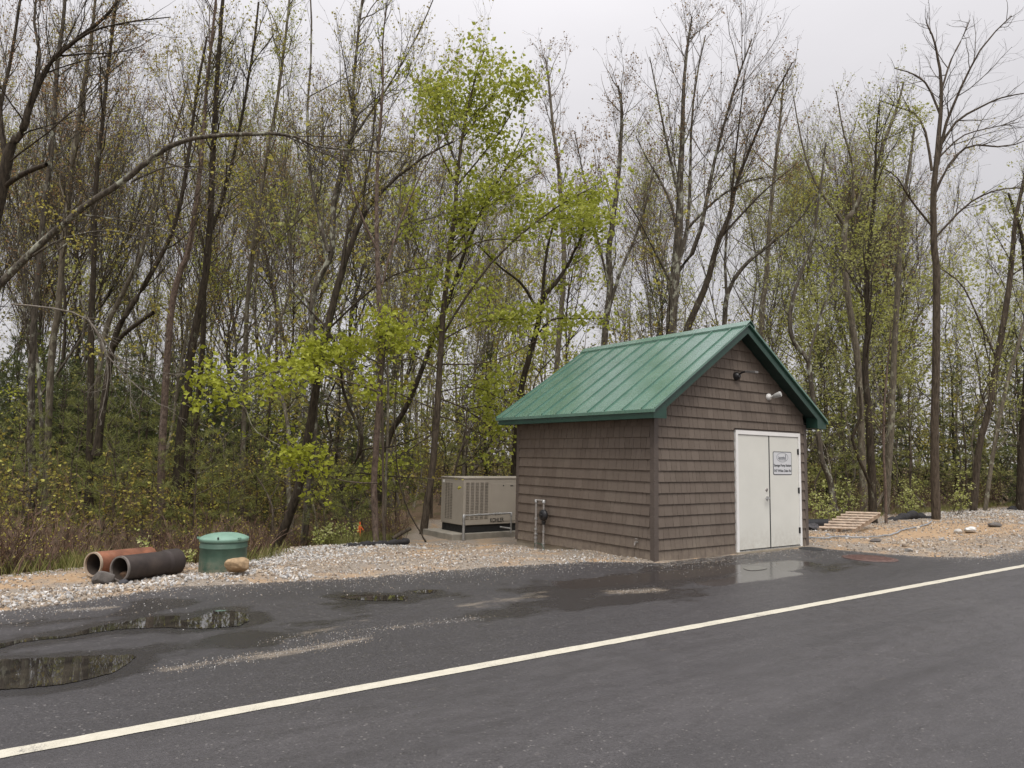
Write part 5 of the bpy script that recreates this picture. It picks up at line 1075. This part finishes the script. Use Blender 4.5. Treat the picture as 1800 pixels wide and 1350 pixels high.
# ------------------------------------------------------------------ low leafy shrubs at the edge of the gravel
def shrub_mesh(seed, h, n, leaf, sl_=.07, dens=34):
    rng = np.random.default_rng(seed); a = rng.uniform(0, 6.28, n); S = np.stack([rng.normal(0, .05*h+.02, n), rng.normal(0, .05*h+.02, n), np.zeros(n)-.03], 1)
    Dr = np.stack([np.cos(a)*.45, np.sin(a)*.45, np.ones(n)], 1); P, R = grow(rng, S, Dr, h*rng.uniform(.6, 1.1, n), np.full(n, .008), 6, .10, .05, .4)
    parts = [tubes(P, R, 4)]; c = spawn(rng, P, R, 5., .25, 1, .7, .2, lambda L, t: .35*L*(1.1-.6*t), .08, .005); p, r = grow(rng, *c, 3, .12, .04, .5); parts.append(tubes(p, r, 3))
    C = np.concatenate([P[:, 2:].reshape(-1, 3), p[:, 1:].reshape(-1, 3)]); C = np.repeat(C, max(1, dens//12), 0)+rng.normal(0, .025, (len(C)*max(1, dens//12), 3))
    lv, lf_ = leaves(rng, C, sl_*rng.uniform(.6, 1.2, len(C)), .1); V, F = cat(parts)
    tint = np.concatenate([np.zeros(len(F)), rng.random(len(lf_))]); mi = np.concatenate([np.zeros(len(F), int), np.ones(len(lf_), int)])
    return mesh_np('foliage', np.concatenate([V, lv]), np.concatenate([F, lf_+len(V)]), [BARK_BROWN, leaf], False, tint, mi)
SH = [shrub_mesh(401, .55, 5, LEAF_SHRUB), shrub_mesh(402, .8, 3, LEAF_SHRUB, .06), shrub_mesh(403, .45, 8, LEAF_SHRUB, .06), shrub_mesh(404, 1.0, 7, LEAF_SHRUB, .075)]
for px, py_, D_, vi, k, lb in [(255,985,10.4,1,.75,'thin leafy sprout standing behind the dark drain pipe'),(222,985,10.3,0,.45,'low yellow green sprout behind the rusty pipe mouth'),(325,995,10.3,0,.5,'small leafy sprout between dark pipe and green tank'),(84,1000,10.6,0,.6,'yellow green sprout in the grass left of the pipes'),
                               (585,960,13.4,2,1.0,'low pale leafy shrub behind the black silt sock'),(562,964,13.2,2,.8,'pale leafy shrub beside the foot of the white blotched trunk'),(612,954,13.6,0,.9,'taller pale leafy shrub by the orange ribbon stake'),
                               (1440,912,18.2,3,.95,'cream green leafy bush behind the pallet at the shed corner'),(1462,905,18.9,3,.85,'cream green leafy bush directly behind the pallet'),(1610,905,20.5,3,1.0,'leafy bush at the foot of the tall leafless tree'),(1590,908,20.8,3,.9,'leafy bush between the dark trunk and the tall leafless tree'),
                               (1680,900,21.5,3,1.1,'buff leaved bush in front of the leaning brown trunk'),(1500,895,20.5,3,1.0,'leafy bush left of the thick dark trunk')]:
    p = dep(px, py_, D_); o = obj('shrub', SH[vi]); o.location = (p[0], p[1], float(terr(p[0], p[1]))); o.rotation_euler = (0, 0, rng.uniform(0, 6)); o.scale = (k,)*3; tag(o, lb, 'shrub')

# ------------------------------------------------------------------ brush, grass and far wood: masses nobody could count
def topx2(x, y):
    d = np.stack([x, y, x*0], 1)-CAM; z = d@FW; return 900+FPX*(d@RT)/z, 0, z
def brush_mass(name, label, n, xr, lo, hi, hr, seed, mat, leaf, tl=(0, 1), stems=3, nl=.9, sl_=.03):
    rng = np.random.default_rng(seed); x = rng.uniform(*xr, n); y = lo(x)+(hi(x)-lo(x))*rng.random(n)**1.3
    k = ~((x > -1.2) & (x < 4.8) & (y < 8.3)); x, y = x[k], y[k]
    tx, _, tz = topx2(x, y); k = (fbm(x, y, .8, 3, seed % 30) > .36) & ~((tx > 465) & (tx < 565) & (tz < 14.6)); x, y = x[k], y[k]; n = len(x)
    x = np.repeat(x, stems)+rng.normal(0, .07, n*stems); y = np.repeat(y, stems)+rng.normal(0, .07, n*stems); m = n*stems
    hh = rng.uniform(*hr, m)*(.6+.8*vnoise(x, y, .7, 12)); S = np.stack([x, y, terr(x, y)-.03], 1)
    P, R = grow(rng, S, np.stack([rng.normal(0, .35, m), rng.normal(0, .35, m), np.ones(m)], 1), hh, np.full(m, .007), 5, .13, .03, .4)
    parts = [tubes(P, R, 3)]; c = spawn(rng, P, R, 5.5, .15, 1, .65, .25, lambda L, t: .38*L*(1.1-.6*t), .1, .006); p, r = grow(rng, *c, 3, .16, .06, .5); r = np.maximum(r, .0032); parts.append(tubes(p, r, 3))
    V, F = cat(parts); tn = rng.uniform(*tl, len(F)); tn = np.clip(tn*.6+.6*(fbm(V[F[:, 0], 0], V[F[:, 0], 1], .6, 2, 4)-.1)*.7, 0, .8)
    C = p[:, 1:].reshape(-1, 3); C = C[rng.random(len(C)) < nl]; lv, lf_ = leaves(rng, C, sl_*rng.uniform(.6, 1.4, len(C)), .1)
    tint = np.concatenate([tn, rng.random(len(lf_))]); mi = np.concatenate([np.zeros(len(F), int), np.ones(len(lf_), int)])
    o = obj(name, mesh_np(name, np.concatenate([V, lv]), np.concatenate([F, lf_+len(V)]), [mat, leaf], False, tint, mi)); tag(o, label, 'brush', kind='stuff')
brush_mass('undergrowth', 'reddish brown brush along the wood edge behind pipes and tank', 1700, (-13, -.9), lambda x: wood(x)+.1, lambda x: wood(x)+5, (.25, .85), 501, BRUSH, BUD_OLIVE, sl_=.032, nl=.28)
brush_mass('undergrowth', 'brown and green brush under the trees right of the shed', 900, (4.6, 34), lambda x: wood(x)+.6, lambda x: wood(x)+9, (.4, 1.5), 502, BRUSH, LEAF_PALE, sl_=.05, nl=.55)
brush_mass('undergrowth', 'thin brown brush deep in the wood behind the shed', 1500, (-16, 26), lambda x: wood(x)+5, lambda x: wood(x)+20, (.9, 2.4), 503, BRUSH, BUD_OLIVE, sl_=.07, stems=2)
def grass_mass():
    rng = np.random.default_rng(601); x = np.concatenate([rng.uniform(-11.5, -7.2, 9000), rng.uniform(-7.2, -1.0, 7000), rng.uniform(4.8, 24, 6000)]); y = wood(x)+rng.normal(.35, .4, len(x)); y += np.where(x < -7.2, rng.exponential(.5, len(x)), 0)
    k = (fbm(x, y, 1.5, 3, 9) > .44) & ~((x > -1.2) & (x < 4.8) & (y < 8.3)) & (y > wood(x)-.35); x, y = x[k], y[k]; n = len(x); h = rng.uniform(.06, .26, n)*np.where(x < -7.2, 1.25, 1); a = rng.uniform(0, 6.28, n)
    b0 = np.stack([x, y, terr(x, y)-.01], 1); ln = np.stack([np.cos(a)*h*.45, np.sin(a)*h*.45, h], 1); wv = np.stack([-np.sin(a), np.cos(a), 0*a], 1)*.004
    V = np.stack([b0-wv, b0+wv, b0+ln*.6+wv*.7+np.array([0, 0, .02]), b0+ln], 1).reshape(-1, 3); F = np.arange(n*4).reshape(n, 4)
    tag(obj('grass', mesh_np('grass', V, F, GRASS, False, np.clip(rng.normal(.5, .25, n), 0, 1))), 'sparse grass tufts at the edge of the wood', 'grass', kind='stuff')
grass_mass()
def far_wood():
    rng = np.random.default_rng(611); n = 280; px = rng.uniform(-260, 2060, n); D_ = rng.uniform(46, 80, n)
    S = np.array([dep(a, 850, d) for a, d in zip(px, D_)]); S[:, 2] = -.8
    H = rng.uniform(7, 15, n); P, R = grow(rng, S, np.stack([rng.normal(0, .06, n), rng.normal(0, .06, n), np.ones(n)], 1), H, rng.uniform(.07, .17, n), 7, .035, .03, .15); parts = [tubes(P, R, 5)]
    c = spawn(rng, P, R, 1.6, .3, 1, .6, .2, lambda L, t: .22*L*(1.2-.8*t), .4, .02); p, r = grow(rng, *c, 5, .12, .10, .25); r = np.maximum(r, .009); parts.append(tubes(p, r, 3))
    c = spawn(rng, p, r, 2.4, .2, 1, .6, .2, lambda L, t: .45*L*(1.1-.6*t), .3, .012); p3, r3 = grow(rng, *c, 3, .14, .08, .4); r3 = np.maximum(r3, .007); parts.append(tubes(p3, r3, 3))
    V, F = cat(parts)
    m = 110000; px = rng.uniform(-260, 2060, m); D2 = rng.uniform(44, 80, m); Q = FW[None]+RT[None]*((px-900)/FPX)[:, None]; C = CAM+Q*D2[:, None]; C[:, 2] = -.8+rng.gamma(1.4, 3.0, m)
    k = (fbm(C[:, 0], C[:, 1]+C[:, 2]*2, .22, 4, 3) > .31) & (C[:, 2] < 14); C = C[k]; lv, lf_ = leaves(rng, C, rng.uniform(.12, .32, len(C)), .1, .8)
    tint = np.concatenate([np.zeros(len(F)), np.clip(.5*rng.random(len(C))+.6*fbm(C[:, 0], C[:, 1], .12, 3, 7), 0, 1)]); mi = np.concatenate([np.zeros(len(F), int), np.ones(len(C), int)])
    tag(obj('distant_woods', mesh_np('distant_woods', np.concatenate([V, lv]), np.concatenate([F, lf_+len(V)]), [BARK_GREY, WOODS], False, tint, mi)), 'hazy olive woods far behind the nearer trees', 'woods', kind='stuff')
far_wood()

# ================================================================== light, sky, camera
SUN_EL, SUN_AZ = math.radians(58), math.radians(212)       # azimuth measured from +Y clockwise
w = bpy.data.worlds.new('World'); sc.world = w; w.use_nodes = True; nt = w.node_tree
bg = nt.nodes['Background']
sky = nt.nodes.new('ShaderNodeTexSky'); sky.sky_type = 'NISHITA'; sky.sun_disc = False; sky.sun_elevation = SUN_EL; sky.sun_rotation = SUN_AZ
sky.air_density = 1.2; sky.dust_density = 6.0; sky.ozone_density = 1.0
tc = nt.nodes.new('ShaderNodeTexCoord'); sep = nt.nodes.new('ShaderNodeSeparateXYZ'); nt.links.new(tc.outputs['Generated'], sep.inputs[0])
grad = math_(nt, 'ADD', 4.7, math_(nt, 'MULTIPLY', 17.0, math_(nt, 'POWER', math_(nt, 'MAXIMUM', sep.outputs['Z'], 0.0), 3.6)))
cl = N(nt, 'ShaderNodeTexNoise', Scale=1.7, Detail=6.0, Roughness=.5)
mp = N(nt, 'ShaderNodeMapping'); mp.inputs['Scale'].default_value = (1, 1, 2.6); nt.links.new(tc.outputs['Generated'], mp.inputs[0]); nt.links.new(mp.outputs[0], cl.inputs['Vector'])
cfac = maprange(nt, cl.outputs['Fac'], .3, .72, .93, 1.05)
val = math_(nt, 'MULTIPLY', grad, cfac)
cc = N(nt, 'ShaderNodeCombineColor')
for i, k in enumerate((1.0, .972, 1.0)): nt.links.new(math_(nt, 'MULTIPLY', val, k), cc.inputs[i])
nt.links.new(mix(nt, sky.outputs[0], cc.outputs[0], .93), bg.inputs['Color'])
bg.inputs['Strength'].default_value = .12
sl = bpy.data.lights.new('sun', 'SUN'); sl.energy = 1.5; sl.angle = math.radians(22); sl.color = (1, .965, .91)
so = bpy.data.objects.new('sun', sl); col.objects.link(so)
sd_ = Vector((math.sin(SUN_AZ)*math.cos(SUN_EL), math.cos(SUN_AZ)*math.cos(SUN_EL), math.sin(SUN_EL)))
so.rotation_euler = (-sd_).to_track_quat('-Z', 'Y').to_euler()
cam = bpy.data.cameras.new('camera'); co = bpy.data.objects.new('camera', cam); col.objects.link(co)
cam.sensor_width = 36; cam.sensor_fit = 'HORIZONTAL'; cam.lens = FPX/1800*36; cam.clip_start = .05; cam.clip_end = 2000
co.matrix_world = Matrix(((RT[0], UP[0], -FW[0], CAM[0]), (RT[1], UP[1], -FW[1], CAM[1]), (RT[2], UP[2], -FW[2], CAM[2]), (0, 0, 0, 1)))
sc.camera = co
vs = sc.view_settings; vs.view_transform = 'Standard'; vs.look = 'None'; vs.exposure = 0.30; vs.gamma = 1; vs.use_curve_mapping = False
sc.render.engine = 'CYCLES'; sc.cycles.max_bounces = 8; sc.cycles.diffuse_bounces = 5; sc.cycles.glossy_bounces = 3; sc.cycles.transmission_bounces = 4; sc.cycles.transparent_max_bounces = 6
sc.cycles.use_denoising = True; sc.cycles.denoiser = 'OPENIMAGEDENOISE'; sc.cycles.denoising_input_passes = 'RGB_ALBEDO_NORMAL'; sc.cycles.denoising_prefilter = 'ACCURATE'
